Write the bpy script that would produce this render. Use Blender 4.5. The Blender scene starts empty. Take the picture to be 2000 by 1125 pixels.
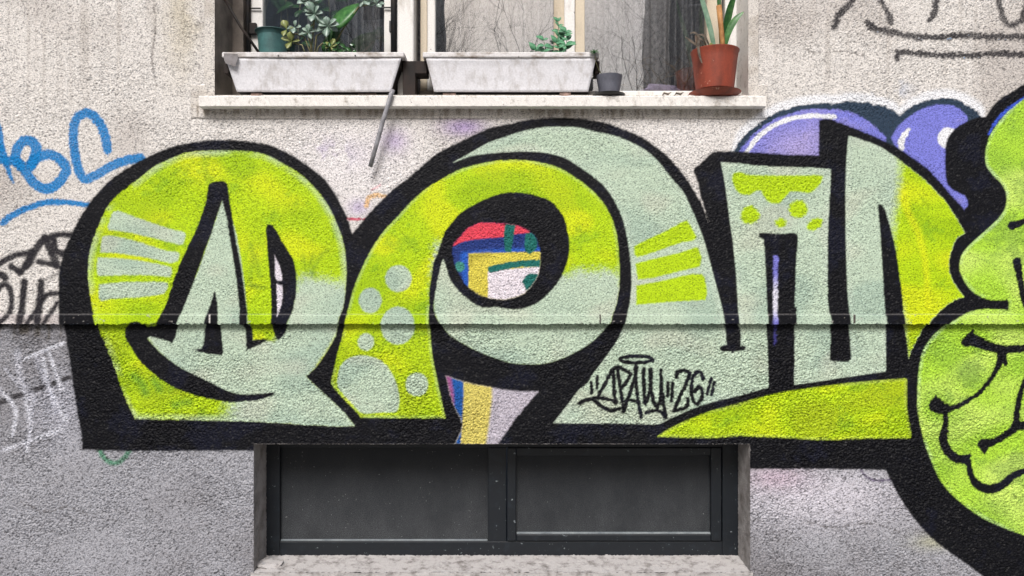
import bpy, bmesh, math, random
import numpy as np
from mathutils import Vector, Matrix

# ------------------------------------------------------------------ camera, sky, sun
random.seed(7)
S = 0.002            # metres on the wall for one unit of the drawing grid
DIST = 2.9           # camera to wall
CZ = 1.25            # camera height
sc = bpy.context.scene
COL = sc.collection
cam_d = bpy.data.cameras.new('camera')
cam_d.sensor_width = 36.0
cam_d.lens = 36.0 * DIST / 4.0
cam_d.clip_end = 2000
cam_d.clip_start = 0.05
cam = bpy.data.objects.new('camera', cam_d)
COL.objects.link(cam)
cam.location = (0, -DIST, CZ)
cam.rotation_euler = (math.radians(90), 0, 0)
sc.camera = cam

world = bpy.data.worlds.new('World')
sc.world = world
world.use_nodes = True
wn = world.node_tree.nodes
bg = wn['Background']
sky = wn.new('ShaderNodeTexSky')
sky.sky_type = 'NISHITA'
sky.sun_disc = False
SUN_EL, SUN_AZ = math.radians(47), math.radians(192)   # azimuth measured like the sky's sun_rotation
sky.sun_elevation = SUN_EL
sky.sun_rotation = SUN_AZ
sky.air_density = 1.0
sky.dust_density = 6.0
sky.ozone_density = 0.4
bg.inputs[1].default_value = 0.06
world.node_tree.links.new(sky.outputs[0], bg.inputs[0])

sun_d = bpy.data.lights.new('sun', 'SUN')
sun_d.energy = 1.5
sun_d.angle = math.radians(24)
sun_d.color = (0.98, 0.985, 1.0)
sun = bpy.data.objects.new('sun', sun_d)
COL.objects.link(sun)
to_sun = Vector((math.sin(SUN_AZ) * math.cos(SUN_EL), math.cos(SUN_AZ) * math.cos(SUN_EL), math.sin(SUN_EL)))
sun.rotation_euler = to_sun.to_track_quat('Z', 'Y').to_euler()

vs = sc.view_settings
vs.view_transform = 'Standard'
vs.look = 'None'
vs.exposure = 1.05
vs.gamma = 1.0
vs.use_curve_mapping = False

# ------------------------------------------------------------------ helpers
def lin(c):
    c = c / 255.0
    return c / 12.92 if c <= 0.04045 else ((c + 0.055) / 1.055) ** 2.4

def K(r, g, b, k=1.15):
    return (lin(r) / k, lin(g) / k, lin(b) / k)

def P(px, py, y=0.0):
    """a point seen at drawing position px, py that stands y metres behind the wall face"""
    f = S * (DIST + y) / DIST
    return Vector(((px - 1000) * f, y, CZ + (562.5 - py) * f))

def W(px, y):
    return (px - 1000) * S * (DIST + y) / DIST

def H(py, y):
    return CZ + (562.5 - py) * S * (DIST + y) / DIST

def tag(o, label=None, cat=None, group=None, kind=None):
    if label: o['label'] = label
    if cat: o['category'] = cat
    if group: o['group'] = group
    if kind: o['kind'] = kind
    return o

def empty(name, loc=(0, 0, 0), parent=None):
    o = bpy.data.objects.new(name, None)
    COL.objects.link(o)
    o.location = loc
    o.empty_display_size = 0.05
    if parent:
        o.parent = parent
        o.location = Vector(loc) - world_loc(parent)
    return o

def world_loc(o):
    v = Vector(o.location)
    while o.parent:
        o = o.parent
        v += Vector(o.location)
    return v

def link(name, me, mat, parent=None, smooth=False):
    """mesh given in world coordinates; with a parent the offset is taken out again"""
    o = bpy.data.objects.new(name, me)
    COL.objects.link(o)
    if mat: me.materials.append(mat)
    if smooth:
        me.polygons.foreach_set('use_smooth', [True] * len(me.polygons))
    if parent:
        o.parent = parent
        o.location = -world_loc(parent)
    return o

def from_bm(name, bm, mat, parent=None, smooth=False):
    me = bpy.data.meshes.new(name)
    bmesh.ops.recalc_face_normals(bm, faces=bm.faces)
    bm.to_mesh(me)
    bm.free()
    return link(name, me, mat, parent, smooth)

def add_box(bm, x0, x1, y0, y1, z0, z1, bevel=0.0, seg=1):
    r = bmesh.ops.create_cube(bm, size=1.0)
    v = r['verts']
    for a in v:
        a.co = Vector(((x0 + x1) / 2 + a.co.x * (x1 - x0), (y0 + y1) / 2 + a.co.y * (y1 - y0), (z0 + z1) / 2 + a.co.z * (z1 - z0)))
    if bevel:
        es = list({e for a in v for e in a.link_edges})
        bmesh.ops.bevel(bm, geom=es, offset=bevel, segments=seg, affect='EDGES', profile=0.6)

def box(name, x0, x1, y0, y1, z0, z1, mat, parent=None, bevel=0.002):
    bm = bmesh.new()
    add_box(bm, x0, x1, y0, y1, z0, z1, bevel)
    return from_bm(name, bm, mat, parent)

def pbox(name, px0, px1, py0, py1, y0, y1, mat, parent=None, bevel=0.002):
    """box whose front face (at depth y0) fills px0..px1, py0..py1 of the drawing grid"""
    return box(name, W(px0, y0), W(px1, y0), y0, y1, H(py1, y0), H(py0, y0), mat, parent, bevel)

def add_tube(bm, pts, rad, sides=8, cap=True):
    pts = [Vector(p) for p in pts]
    if not isinstance(rad, (list, tuple)): rad = [rad] * len(pts)
    rings = []
    up = None
    for i, p in enumerate(pts):
        t = (pts[min(i + 1, len(pts) - 1)] - pts[max(i - 1, 0)])
        if t.length < 1e-9: t = Vector((0, 0, 1))
        t.normalize()
        if up is None:
            up = t.orthogonal().normalized()
        else:
            up = (up - t * up.dot(t))
            up = up.normalized() if up.length > 1e-6 else t.orthogonal().normalized()
        b = t.cross(up)
        rings.append([bm.verts.new(p + (up * math.cos(2 * math.pi * k / sides) + b * math.sin(2 * math.pi * k / sides)) * rad[i]) for k in range(sides)])
    for a, b in zip(rings, rings[1:]):
        for k in range(sides):
            bm.faces.new((a[k], a[(k + 1) % sides], b[(k + 1) % sides], b[k]))
    if cap:
        bm.faces.new(list(reversed(rings[0])))
        bm.faces.new(rings[-1])

def tube(name, pts, rad, mat, parent=None, sides=8):
    bm = bmesh.new()
    add_tube(bm, pts, rad, sides)
    return from_bm(name, bm, mat, parent, True)

def add_lathe(bm, cx, cy, prof, n=40):
    rings = [[bm.verts.new((cx + r * math.cos(2 * math.pi * k / n), cy + r * math.sin(2 * math.pi * k / n), z)) for k in range(n)] for r, z in prof]
    for a, b in zip(rings, rings[1:]):
        for k in range(n):
            bm.faces.new((a[k], a[(k + 1) % n], b[(k + 1) % n], b[k]))
    return rings

def lathe(name, cx, cy, prof, mat, parent=None, n=40, capb=True, capt=False):
    bm = bmesh.new()
    rg = add_lathe(bm, cx, cy, prof, n)
    if capb: bm.faces.new(list(reversed(rg[0])))
    if capt: bm.faces.new(rg[-1])
    o = from_bm(name, bm, mat, parent, True)
    o.data.set_sharp_from_angle(angle=math.radians(40))
    return o

# ------------------------------------------------------------------ materials
def new_mat(name):
    m = bpy.data.materials.new(name)
    m.use_nodes = True
    nt = m.node_tree
    return m, nt, nt.nodes['Principled BSDF'], nt.links

def noise_node(nt, scale, detail=4, rough=0.6, coord='Object', stretch=(1, 1, 1)):
    tc = nt.nodes.new('ShaderNodeTexCoord')
    mp = nt.nodes.new('ShaderNodeMapping')
    mp.inputs['Scale'].default_value = stretch
    n = nt.nodes.new('ShaderNodeTexNoise')
    n.inputs['Scale'].default_value = scale
    n.inputs['Detail'].default_value = detail
    n.inputs['Roughness'].default_value = rough
    nt.links.new(tc.outputs[coord], mp.inputs[0])
    nt.links.new(mp.outputs[0], n.inputs[0])
    return n

def ramp(nt, src, stops):
    r = nt.nodes.new('ShaderNodeValToRGB')
    e = r.color_ramp.elements
    while len(e) < len(stops): e.new(0.5)
    for el, (p, c) in zip(e, stops):
        el.position = p
        el.color = (*c, 1) if len(c) == 3 else c
    nt.links.new(src, r.inputs[0])
    return r

def mixc(nt, fac, a, b, mode='MIX'):
    m = nt.nodes.new('ShaderNodeMix')
    m.data_type = 'RGBA'
    m.blend_type = mode
    for sock, v in ((m.inputs[0], fac), (m.inputs[6], a), (m.inputs[7], b)):
        if isinstance(v, bpy.types.NodeSocket): nt.links.new(v, sock)
        elif isinstance(v, (int, float)): sock.default_value = v
        else: sock.default_value = (*v, 1)
    return m.outputs[2]

def bump(nt, bs, src, dist, strength=1.0):
    b = nt.nodes.new('ShaderNodeBump')
    b.inputs['Distance'].default_value = dist
    b.inputs['Strength'].default_value = strength
    nt.links.new(src, b.inputs['Height'])
    nt.links.new(b.outputs[0], bs.inputs['Normal'])

def worn(name, base, dirt, rough=0.6, scale=12, lo=0.45, hi=0.7, fine=160, bd=0.0006, chips=None, metal=0.0, stretch=(1, 1, 1)):
    m, nt, bs, L = new_mat(name)
    n1 = noise_node(nt, scale, 6, 0.65, stretch=stretch)
    r1 = ramp(nt, n1.outputs[0], [(lo, (0, 0, 0)), (hi, (1, 1, 1))])
    c = mixc(nt, r1.outputs[0], base, dirt)
    n2 = noise_node(nt, fine, 3, 0.6)
    r2 = ramp(nt, n2.outputs[0], [(0.3, (0.82, 0.82, 0.82)), (0.7, (1, 1, 1))])
    c = mixc(nt, 1.0, c, r2.outputs[0], 'MULTIPLY')
    if chips:
        n3 = noise_node(nt, 55, 5, 0.7)
        r3 = ramp(nt, n3.outputs[0], [(0.66, (0, 0, 0)), (0.69, (1, 1, 1))])
        c = mixc(nt, r3.outputs[0], c, chips)
    L.new(c, bs.inputs['Base Color'])
    bs.inputs['Roughness'].default_value = rough
    bs.inputs['Metallic'].default_value = metal
    bump(nt, bs, n2.outputs[0], bd)
    return m

# wall: colour of plaster and spray paint is stored on the wall's own points, the material adds grain
M_wall, nt, bs, L = new_mat('painted_stucco')
at = nt.nodes.new('ShaderNodeAttribute')
at.attribute_name = 'paint'
n2 = noise_node(nt, 230, 3, 0.7, stretch=(0.7, 1, 1.3))
r2 = ramp(nt, n2.outputs[0], [(0.36, (0.26, 0.26, 0.28)), (0.5, (1, 1, 1))])
c = mixc(nt, 1.0, at.outputs['Color'], r2.outputs[0], 'MULTIPLY')
L.new(c, bs.inputs['Base Color'])
bs.inputs['Roughness'].default_value = 0.62
bs.inputs['Specular IOR Level'].default_value = 0.18
bump(nt, bs, n2.outputs[0], 0.0012, 0.8)

M_sill = worn('sill_plaster', K(244, 241, 236), K(170, 162, 152), 0.85, 34, 0.54, 0.74, 240, 0.0012, K(95, 88, 80))
M_bsill = worn('basement_sill_concrete', K(196, 193, 192), K(112, 106, 102), 0.9, 26, 0.48, 0.72, 240, 0.002, K(84, 78, 74))
M_reveal = worn('reveal_plaster', K(176, 172, 170), K(104, 97, 92), 0.9, 14, 0.4, 0.75, 260, 0.002)
M_white = worn('old_white_paint', K(244, 242, 238), K(190, 184, 174), 0.55, 22, 0.5, 0.75, 200, 0.0005, K(120, 110, 98), stretch=(1, 1, 0.3))
M_cream = worn('cream_paint', K(222, 208, 184), K(165, 148, 124), 0.55, 10, 0.45, 0.75, 200, 0.0005, stretch=(1, 1, 0.3))
M_lining = worn('window_lining', K(150, 140, 130), K(88, 80, 74), 0.8, 9, 0.4, 0.7, 200, 0.001)
M_planter = worn('planter_white', K(241, 241, 246), K(198, 194, 192), 0.5, 26, 0.5, 0.75, 150, 0.0008, None, stretch=(1, 1, 0.45))
M_rim = worn('planter_rim', K(228, 226, 226), K(140, 126, 112), 0.6, 34, 0.46, 0.68, 150, 0.0012, K(70, 58, 48), stretch=(0.5, 1, 1))
M_soil = worn('soil', (0.03, 0.022, 0.016), (0.06, 0.05, 0.04), 0.95, 40, 0.4, 0.6, 300, 0.003)
M_rust = worn('rusty_sheet', K(46, 33, 27), K(18, 15, 14), 0.8, 16, 0.4, 0.65, 200, 0.0008)
M_iron = worn('black_iron', K(34, 34, 38), K(62, 52, 46), 0.55, 20, 0.5, 0.7, 200, 0.0005)
M_grey_metal = worn('grey_pipe', K(168, 168, 174), K(122, 120, 124), 0.5, 30, 0.4, 0.7, 260, 0.0004)
M_tin = worn('grey_tab', K(140, 136, 138), K(86, 78, 74), 0.6, 30, 0.4, 0.7, 260, 0.0004)
M_frame = worn('anthracite_frame', K(13, 21, 29), K(38, 48, 58), 0.5, 24, 0.55, 0.9, 300, 0.0004, K(130, 138, 142))
M_bead = worn('glazing_bead', K(150, 158, 162), K(90, 100, 108), 0.4, 20, 0.4, 0.8, 260, 0.0003)
M_terra = worn('terracotta_plastic', K(158, 72, 50), K(116, 56, 42), 0.55, 22, 0.42, 0.7, 200, 0.0004, K(196, 150, 130), stretch=(1, 1, 0.35))
M_teal = worn('teal_plastic', K(82, 128, 128), K(58, 92, 92), 0.45, 14, 0.45, 0.7, 200, 0.0002)
M_greypot = worn('grey_plastic', K(112, 114, 126), K(84, 86, 96), 0.5, 14, 0.4, 0.7, 200, 0.0002)
M_blackp = worn('black_plastic', K(36, 36, 40), K(58, 56, 56), 0.45, 20, 0.5, 0.7, 200, 0.0002)
M_stake = worn('bamboo', K(196, 142, 82), K(150, 98, 52), 0.65, 30, 0.4, 0.7, 300, 0.0004)
M_brick = worn('block', K(168, 140, 128), K(98, 84, 76), 0.9, 40, 0.4, 0.65, 300, 0.001)
M_stem = worn('stem', K(150, 142, 104), K(96, 100, 64), 0.7, 40, 0.4, 0.6, 300, 0.0003)
M_dry = worn('dry_leaf', K(118, 106, 92), K(64, 56, 48), 0.8, 40, 0.4, 0.6, 300, 0.0003)
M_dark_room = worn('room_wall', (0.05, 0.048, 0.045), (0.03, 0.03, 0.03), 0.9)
M_bag = worn('lilac_cloth', K(176, 162, 190), K(120, 110, 130), 0.8, 30, 0.4, 0.7, 300, 0.001)
M_rubble = worn('mortar', K(122, 114, 108), K(70, 64, 60), 0.95, 30, 0.4, 0.65, 200, 0.003)

def leaf_mat(name, a, b, rough=0.45):
    m, nt, bs, L = new_mat(name)
    n = noise_node(nt, 60, 4, 0.6)
    r = ramp(nt, n.outputs[0], [(0.35, a), (0.7, b)])
    L.new(r.outputs[0], bs.inputs['Base Color'])
    bs.inputs['Roughness'].default_value = rough
    bs.inputs['Subsurface Weight'].default_value = 0.0
    return m
M_jade = leaf_mat('jade_leaf', K(104, 134, 112), K(166, 182, 176), 0.35)
M_olive = leaf_mat('olive_leaf', K(104, 120, 62), K(150, 152, 92), 0.45)
M_green = leaf_mat('green_leaf', K(40, 92, 42), K(84, 138, 72), 0.4)
M_dkgreen = leaf_mat('dark_leaf', K(28, 70, 34), K(60, 108, 48), 0.35)
M_mint = leaf_mat('mint_leaf', K(52, 120, 84), K(124, 180, 138), 0.45)
M_long = leaf_mat('grey_green_leaf', K(92, 128, 104), K(126, 156, 132), 0.45)

# clear window glass
M_glass, nt, bs, L = new_mat('window_glass')
nt.nodes.remove(bs)
out = nt.nodes['Material Output']
tr = nt.nodes.new('ShaderNodeBsdfTransparent')
tr.inputs[0].default_value = (0.97, 0.98, 0.98, 1)
gl = nt.nodes.new('ShaderNodeBsdfGlossy')
gl.inputs['Roughness'].default_value = 0.0
gl.inputs['Color'].default_value = (1, 1, 1, 1)
fr = nt.nodes.new('ShaderNodeLayerWeight')
fr.inputs[0].default_value = 0.5
pw = nt.nodes.new('ShaderNodeMath'); pw.operation = 'POWER'; pw.inputs[1].default_value = 5.0
ma = nt.nodes.new('ShaderNodeMath')
ma.operation = 'MULTIPLY_ADD'
ma.inputs[1].default_value = 0.7
ma.inputs[2].default_value = 0.19
L.new(fr.outputs['Facing'], pw.inputs[0])
mx = nt.nodes.new('ShaderNodeMixShader')
nwv = noise_node(nt, 3.0, 2, 0.5)
bpn = nt.nodes.new('ShaderNodeBump')
bpn.inputs['Distance'].default_value = 0.0015
bpn.inputs['Strength'].default_value = 0.5
L.new(nwv.outputs[0], bpn.inputs['Height'])
L.new(bpn.outputs[0], gl.inputs['Normal'])
L.new(pw.outputs[0], ma.inputs[0])
L.new(ma.outputs[0], mx.inputs[0])
L.new(tr.outputs[0], mx.inputs[1])
L.new(gl.outputs[0], mx.inputs[2])
L.new(mx.outputs[0], out.inputs[0])

# dusty basement glass: dark pane with dried dust, thicker where rain splashes it from the sill
M_dusty, nt, bs, L = new_mat('dusty_glass')
tc = nt.nodes.new('ShaderNodeTexCoord')
nA = noise_node(nt, 9, 6, 0.7, stretch=(1, 1, 0.6))
nB = noise_node(nt, 330, 3, 0.75)
sp = nt.nodes.new('ShaderNodeSeparateXYZ')
L.new(tc.outputs['Object'], sp.inputs[0])
mr = nt.nodes.new('ShaderNodeMapRange')
mr.inputs[1].default_value = 0.62
mr.inputs[2].default_value = 0.2
L.new(sp.outputs[2], mr.inputs[0])
mm = nt.nodes.new('ShaderNodeMath'); mm.operation = 'MULTIPLY'
L.new(mr.outputs[0], mm.inputs[0]); L.new(nA.outputs[0], mm.inputs[1])
sB = ramp(nt, nB.outputs[0], [(0.38, (0, 0, 0)), (0.7, (1, 1, 1))])
m2 = nt.nodes.new('ShaderNodeMath'); m2.operation = 'MULTIPLY'
L.new(mm.outputs[0], m2.inputs[0]); L.new(sB.outputs[0], m2.inputs[1])
dust = mixc(nt, m2.outputs[0], (0.011, 0.013, 0.016), (0.20, 0.21, 0.22))
nC = noise_node(nt, 130, 2, 0.5)
sC = ramp(nt, nC.outputs[0], [(0.74, (0, 0, 0)), (0.77, (1, 1, 1))])
dust = mixc(nt, sC.outputs[0], dust, (0.26, 0.26, 0.26))
L.new(dust, bs.inputs['Base Color'])
bs.inputs['Roughness'].default_value = 0.3
bs.inputs['Specular IOR Level'].default_value = 0.2

def cloth_mat(name, a, b):
    m, nt, bs, L = new_mat(name)
    n = noise_node(nt, 70, 5, 0.7)
    r = ramp(nt, n.outputs[0], [(0.35, a), (0.65, b)])
    L.new(r.outputs[0], bs.inputs['Base Color'])
    bs.inputs['Roughness'].default_value = 0.95
    bs.inputs['Specular IOR Level'].default_value = 0.1
    return m
M_curtain = cloth_mat('grey_net_curtain', K(84, 84, 88), K(150, 148, 150))

# ------------------------------------------------------------------ the wall as one dense plaster sheet with its paint
RC = 0.021
KL = (DIST + RC) / DIST            # the plinth stands 2 cm behind the upper wall
h = 1.5
U = np.concatenate([np.arange(-1500, -60, 60.0), np.arange(-60, 2060, h), np.arange(2060, 3500, 60.0)])
LEDGE_T, LEDGE_B = 614.0, 632.5
V1 = np.concatenate([np.arange(-1500, -60, 60.0), np.arange(-60, LEDGE_T - 0.5, h), [LEDGE_T]])
V2 = np.concatenate([[LEDGE_T - 0.3], np.linspace(LEDGE_T + 1.4, LEDGE_B, 11)])
V3 = np.array([LEDGE_B, LEDGE_B + 0.01])
V4 = np.concatenate([np.arange(LEDGE_B + 0.02, 1186, h), [1187.4]])
V = np.concatenate([V1, V2, V3, V4])
sec = np.concatenate([np.zeros(len(V1)), np.ones(len(V2)), np.full(len(V3), 2), np.full(len(V4), 3)]).astype(int)
NR, NC = len(V), len(U)
UU, VV = np.meshgrid(U, V)

def field(lx, ly, seed, band=None):
    """smooth random field on the grid, wave lengths in drawing units, unit variance"""
    rs = np.random.RandomState(seed)
    n = rs.standard_normal((NR, NC)).astype(np.float32)
    F = np.fft.rfft2(n)
    fy = np.fft.fftfreq(NR, d=h)[:, None]
    fx = np.fft.rfftfreq(NC, d=h)[None, :]
    q = (fx * lx) ** 2 + (fy * ly) ** 2
    G = np.exp(-q)
    if band: G = G * (1 - np.exp(-q * band))
    o = np.fft.irfft2(F * G, s=(NR, NC))
    return (o / o.std()).astype(np.float32)

def sstep(a, b, x):
    t = np.clip((x - a) / (b - a), 0, 1)
    return t * t * (3 - 2 * t)

edge_n = field(7, 6, 11)
big_n = field(260, 200, 12)
mid_n = 0.85 * field(110, 75, 13) + 0.45 * field(34, 26, 41) + 0.25 * field(14, 10, 42)
mid2_n = 0.85 * field(85, 85, 14) + 0.45 * field(28, 24, 43) + 0.25 * field(12, 10, 44)
streak_n = field(16, 420, 15)
fade1, fade2 = field(150, 90, 51), field(110, 80, 52)
stucco = field(4.8, 3.0, 16, 1.0)
stucco2 = field(5.4, 4.0, 17, 1.0)
pit = field(5.0, 2.8, 18, 1.5)
ampn = field(150, 110, 19)
grain = np.where(VV < LEDGE_B, stucco, stucco2)

# bare plaster
def mixa(C, col, a):
    C *= (1 - a)[..., None]
    C += np.asarray(col, np.float32) * a[..., None]
Cc = np.empty((NR, NC, 3), np.float32)
Cc[:] = K(234, 230, 225)
up = VV < LEDGE_B
Cc[~up] = K(172, 173, 180)
mixa(Cc, K(186, 178, 172), 0.55 * sstep(0.2, 1.8, big_n) * up)
mixa(Cc, K(168, 158, 148), 0.30 * sstep(0.3, 2.0, streak_n) * sstep(320, 40, VV))
mixa(Cc, K(186, 172, 130), 0.45 * np.exp(-((UU - 352 + 6 * mid_n) / 26) ** 2) * sstep(230, 20, VV))
mixa(Cc, K(246, 242, 244), 0.75 * np.exp(-(((UU - 690) / 150) ** 2 + ((VV - 320) / 90) ** 2)))
mixa(Cc, K(246, 242, 240), 0.6 * np.exp(-(((UU - 1330) / 110) ** 2 + ((VV - 265) / 50) ** 2)))
mixa(Cc, K(136, 134, 138), 0.5 * sstep(-1.6, 2.2, 0.5 * mid_n + big_n) * (~up))
mixa(Cc, K(140, 138, 142), 0.35 * sstep(420, 60, UU) * sstep(1000, 700, VV) * (~up))
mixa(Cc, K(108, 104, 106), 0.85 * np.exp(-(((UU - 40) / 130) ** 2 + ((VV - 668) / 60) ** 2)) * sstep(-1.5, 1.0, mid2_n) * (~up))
mixa(Cc, K(226, 222, 232), 0.8 * np.exp(-(((UU - 1600) / 170) ** 2 + ((VV - 970) / 60) ** 2)) * (~up))
mixa(Cc, K(210, 212, 226), 0.5 * np.exp(-(((UU - 110) / 60) ** 2 + ((VV - 800) / 70) ** 2)) * (~up))
mixa(Cc, K(118, 114, 116), 0.45 * sstep(1000, 1130, VV) * sstep(-2, 2.0, big_n + 0.4 * mid_n))
mixa(Cc, K(196, 180, 222), 0.5 * np.exp(-(((UU - 640) / 60) ** 2 + ((VV - 300) / 26) ** 2)) * sstep(0.1, 1.2, mid2_n))
mixa(Cc, K(176, 150, 208), 0.75 * np.exp(-(((UU - 905) / 42) ** 2 + ((VV - 248) / 18) ** 2)))
mixa(Cc, K(184, 160, 212), 0.6 * np.exp(-(((UU - 770) / 26) ** 2 + ((VV - 275) / 24) ** 2)))
mixa(Cc, K(180, 160, 210), 0.6 * np.exp(-(((UU - 700) / 20) ** 2 + ((VV - 405) / 16) ** 2)))
mixa(Cc, K(150, 180, 226), 0.6 * np.exp(-(((UU - 1730) / 38) ** 2 + ((VV - 172) / 22) ** 2)) * sstep(-0.8, 0.8, mid2_n))
mixa(Cc, K(214, 176, 200), 0.4 * np.exp(-(((UU - 1520) / 60) ** 2 + ((VV - 935) / 26) ** 2)) * (~up))
mixa(Cc, K(196, 196, 130), 0.35 * np.exp(-(((UU - 1830) / 40) ** 2 + ((VV - 1062) / 16) ** 2)) * (~up))
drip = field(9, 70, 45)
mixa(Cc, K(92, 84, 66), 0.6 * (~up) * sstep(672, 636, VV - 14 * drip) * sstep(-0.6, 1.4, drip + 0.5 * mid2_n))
smooth_zone = (((UU > 372) & (UU < 1500) & (VV > 165) & (VV < 232) & ~((UU > 400) & (UU < 1481) & (VV < 186)))
               | ((UU > 400) & (UU < 1481) & (VV <= 186)))
Cc[smooth_zone] = K(224, 219, 212)
mixa(Cc, K(176, 166, 154), 0.5 * smooth_zone * sstep(-0.3, 1.6, mid_n))
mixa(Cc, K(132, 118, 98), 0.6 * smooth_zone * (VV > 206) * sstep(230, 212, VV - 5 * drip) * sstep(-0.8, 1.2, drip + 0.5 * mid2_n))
Cc[(sec == 1) | (sec == 2)] = K(214, 208, 206)
mixa(Cc, K(150, 140, 136), 0.5 * (VV > LEDGE_T) * (VV < LEDGE_B) * sstep(0, 1.6, mid_n))

RID = np.zeros((NR, NC), np.int16)
REG = [None]
def region(parent_key, name):
    REG.append((parent_key, name))
    return len(REG) - 1

def wp(pts):
    """drawing points below the ledge lie on the plinth, which stands farther back"""
    r = []
    for p in pts:
        x, y = p[0], p[1]
        if y > LEDGE_B:
            x, y = 1000 + (x - 1000) * KL, 562.5 + (y - 562.5) * KL
        r.append((x, y) + tuple(p[2:]))
    return r

def smooth_poly(pts, closed=True, corner=48, n=6):
    A = np.array([p[:2] for p in pts], float)
    E = np.array([p[2] if len(p) > 2 else 0 for p in pts], float)
    N = len(A)
    sharp = []
    for i in range(N):
        if not closed and i in (0, N - 1):
            sharp.append(True); continue
        a, b, c = A[i - 1], A[i], A[(i + 1) % N]
        u, v = b - a, c - b
        cr = u[0] * v[1] - u[1] * v[0]
        ang = abs(math.degrees(math.atan2(cr, u @ v)))
        sharp.append(ang > corner)
    out = []
    for i in range(N if closed else N - 1):
        p1, p2 = A[i], A[(i + 1) % N]
        p0 = p1 if sharp[i] else A[i - 1]
        p3 = p2 if sharp[(i + 1) % N] else A[(i + 2) % N]
        L_ = np.linalg.norm(p2 - p1)
        k = max(1, min(n, int(L_ / 4)))
        t1 = (p2 - p0) / 2 if not sharp[i] else (p2 - p1)
        t2 = (p3 - p1) / 2 if not sharp[(i + 1) % N] else (p2 - p1)
        for nn in (0, 1):
            tt = (t1, t2)[nn]
            l = np.linalg.norm(tt)
            if l > 1.4 * L_: 
                if nn == 0: t1 = tt * (1.4 * L_ / l)
                else: t2 = tt * (1.4 * L_ / l)
        for j in range(k):
            t = j / k
            h00, h10, h01, h11 = 2*t**3-3*t*t+1, t**3-2*t*t+t, -2*t**3+3*t*t, t**3-t*t
            q = h00 * p1 + h10 * t1 + h01 * p2 + h11 * t2
            out.append((q[0], q[1], E[i] + (E[(i + 1) % N] - E[i]) * t))
    if not closed: out.append((A[-1][0], A[-1][1], E[-1]))
    return np.array(out)

def win(x0, x1, y0, y1):
    return (max(0, np.searchsorted(V, y0) - 1), min(NR, np.searchsorted(V, y1) + 1), max(0, np.searchsorted(U, x0) - 1), min(NC, np.searchsorted(U, x1) + 1))

def sdf_poly(pts, R):
    q = smooth_poly(wp(pts))[:, :2]
    r0, r1, c0, c1 = win(q[:, 0].min() - R, q[:, 0].max() + R, q[:, 1].min() - R, q[:, 1].max() + R)
    u, v = U[c0:c1], V[r0:r1]
    D = np.full((r1 - r0, c1 - c0), R, np.float32)
    cnt = np.zeros((r1 - r0, c1 - c0 + 1), np.int32)
    for a, b in zip(q, np.roll(q, -1, 0)):
        i0, i1 = np.searchsorted(v, min(a[1], b[1]) - R), np.searchsorted(v, max(a[1], b[1]) + R)
        j0, j1 = np.searchsorted(u, min(a[0], b[0]) - R), np.searchsorted(u, max(a[0], b[0]) + R)
        if i1 > i0 and j1 > j0:
            X, Y = u[None, j0:j1], v[i0:i1, None]
            d = b - a
            L2 = d @ d + 1e-9
            t = np.clip(((X - a[0]) * d[0] + (Y - a[1]) * d[1]) / L2, 0, 1)
            dd = np.hypot(X - a[0] - t * d[0], Y - a[1] - t * d[1])
            np.minimum(D[i0:i1, j0:j1], dd, out=D[i0:i1, j0:j1])
        if a[1] != b[1]:
            lo, hi = (a, b) if a[1] < b[1] else (b, a)
            k0, k1 = np.searchsorted(v, lo[1]), np.searchsorted(v, hi[1])
            if k1 > k0:
                xi = lo[0] + (v[k0:k1] - lo[1]) * (hi[0] - lo[0]) / (hi[1] - lo[1])
                np.add.at(cnt, (np.arange(k0, k1), np.searchsorted(u, xi)), 1)
    ins = (np.cumsum(cnt, 1)[:, :-1] % 2) == 1
    return (slice(r0, r1), slice(c0, c1)), np.where(ins, D, -D)

def colour(col, sl):
    if callable(col): return col(sl)
    return np.asarray(col, np.float32)

CLIP = [None]
def apply(sl, d, col, rid, f, alpha, gap, jit):
    d = d + edge_n[sl] * jit
    a = np.clip(0.5 + d / (2 * f), 0, 1)
    a = a * a * (3 - 2 * a)
    if CLIP[0] is not None: a = a * CLIP[0][sl]
    if rid is not None:
        R_ = RID[sl]
        R_[(a > 0.5)] = rid
    a = a * alpha
    if gap:
        a = a * (1 - gap * sstep(0.2, 1.4, -grain[sl] + 0.35 * mid2_n[sl]))
    C_ = Cc[sl]
    c = colour(col, sl)
    C_ *= (1 - a)[..., None]
    C_ += c * a[..., None]

def set_clip(pts, f=1.8):
    if pts is None:
        CLIP[0] = None
        return
    m = np.zeros((NR, NC), np.float32)
    sl, d = sdf_poly(pts, f * 2 + 4)
    m[sl] = sstep(-f, f, d + 0.5 * edge_n[sl])
    CLIP[0] = m

def poly(pts, col, rid=None, f=1.8, alpha=1.0, rim=None, gap=0.0, jit=0.35):
    R = max(f * 2 + 4, (rim[1] + 2) if rim else 0)
    sl, d = sdf_poly(pts, R)
    apply(sl, d, col, rid, f, alpha, gap, jit)
    if rim:
        rc, rw, ra = rim
        a = np.clip(0.5 + d / (2 * f), 0, 1) * ra * np.clip(1 - (d - 1) / rw, 0, 1) * np.clip(0.6 + 0.4 * mid2_n[sl], 0, 1)
        C_ = Cc[sl]
        C_ *= (1 - a)[..., None]
        C_ += np.asarray(rc, np.float32) * a[..., None]

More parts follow.
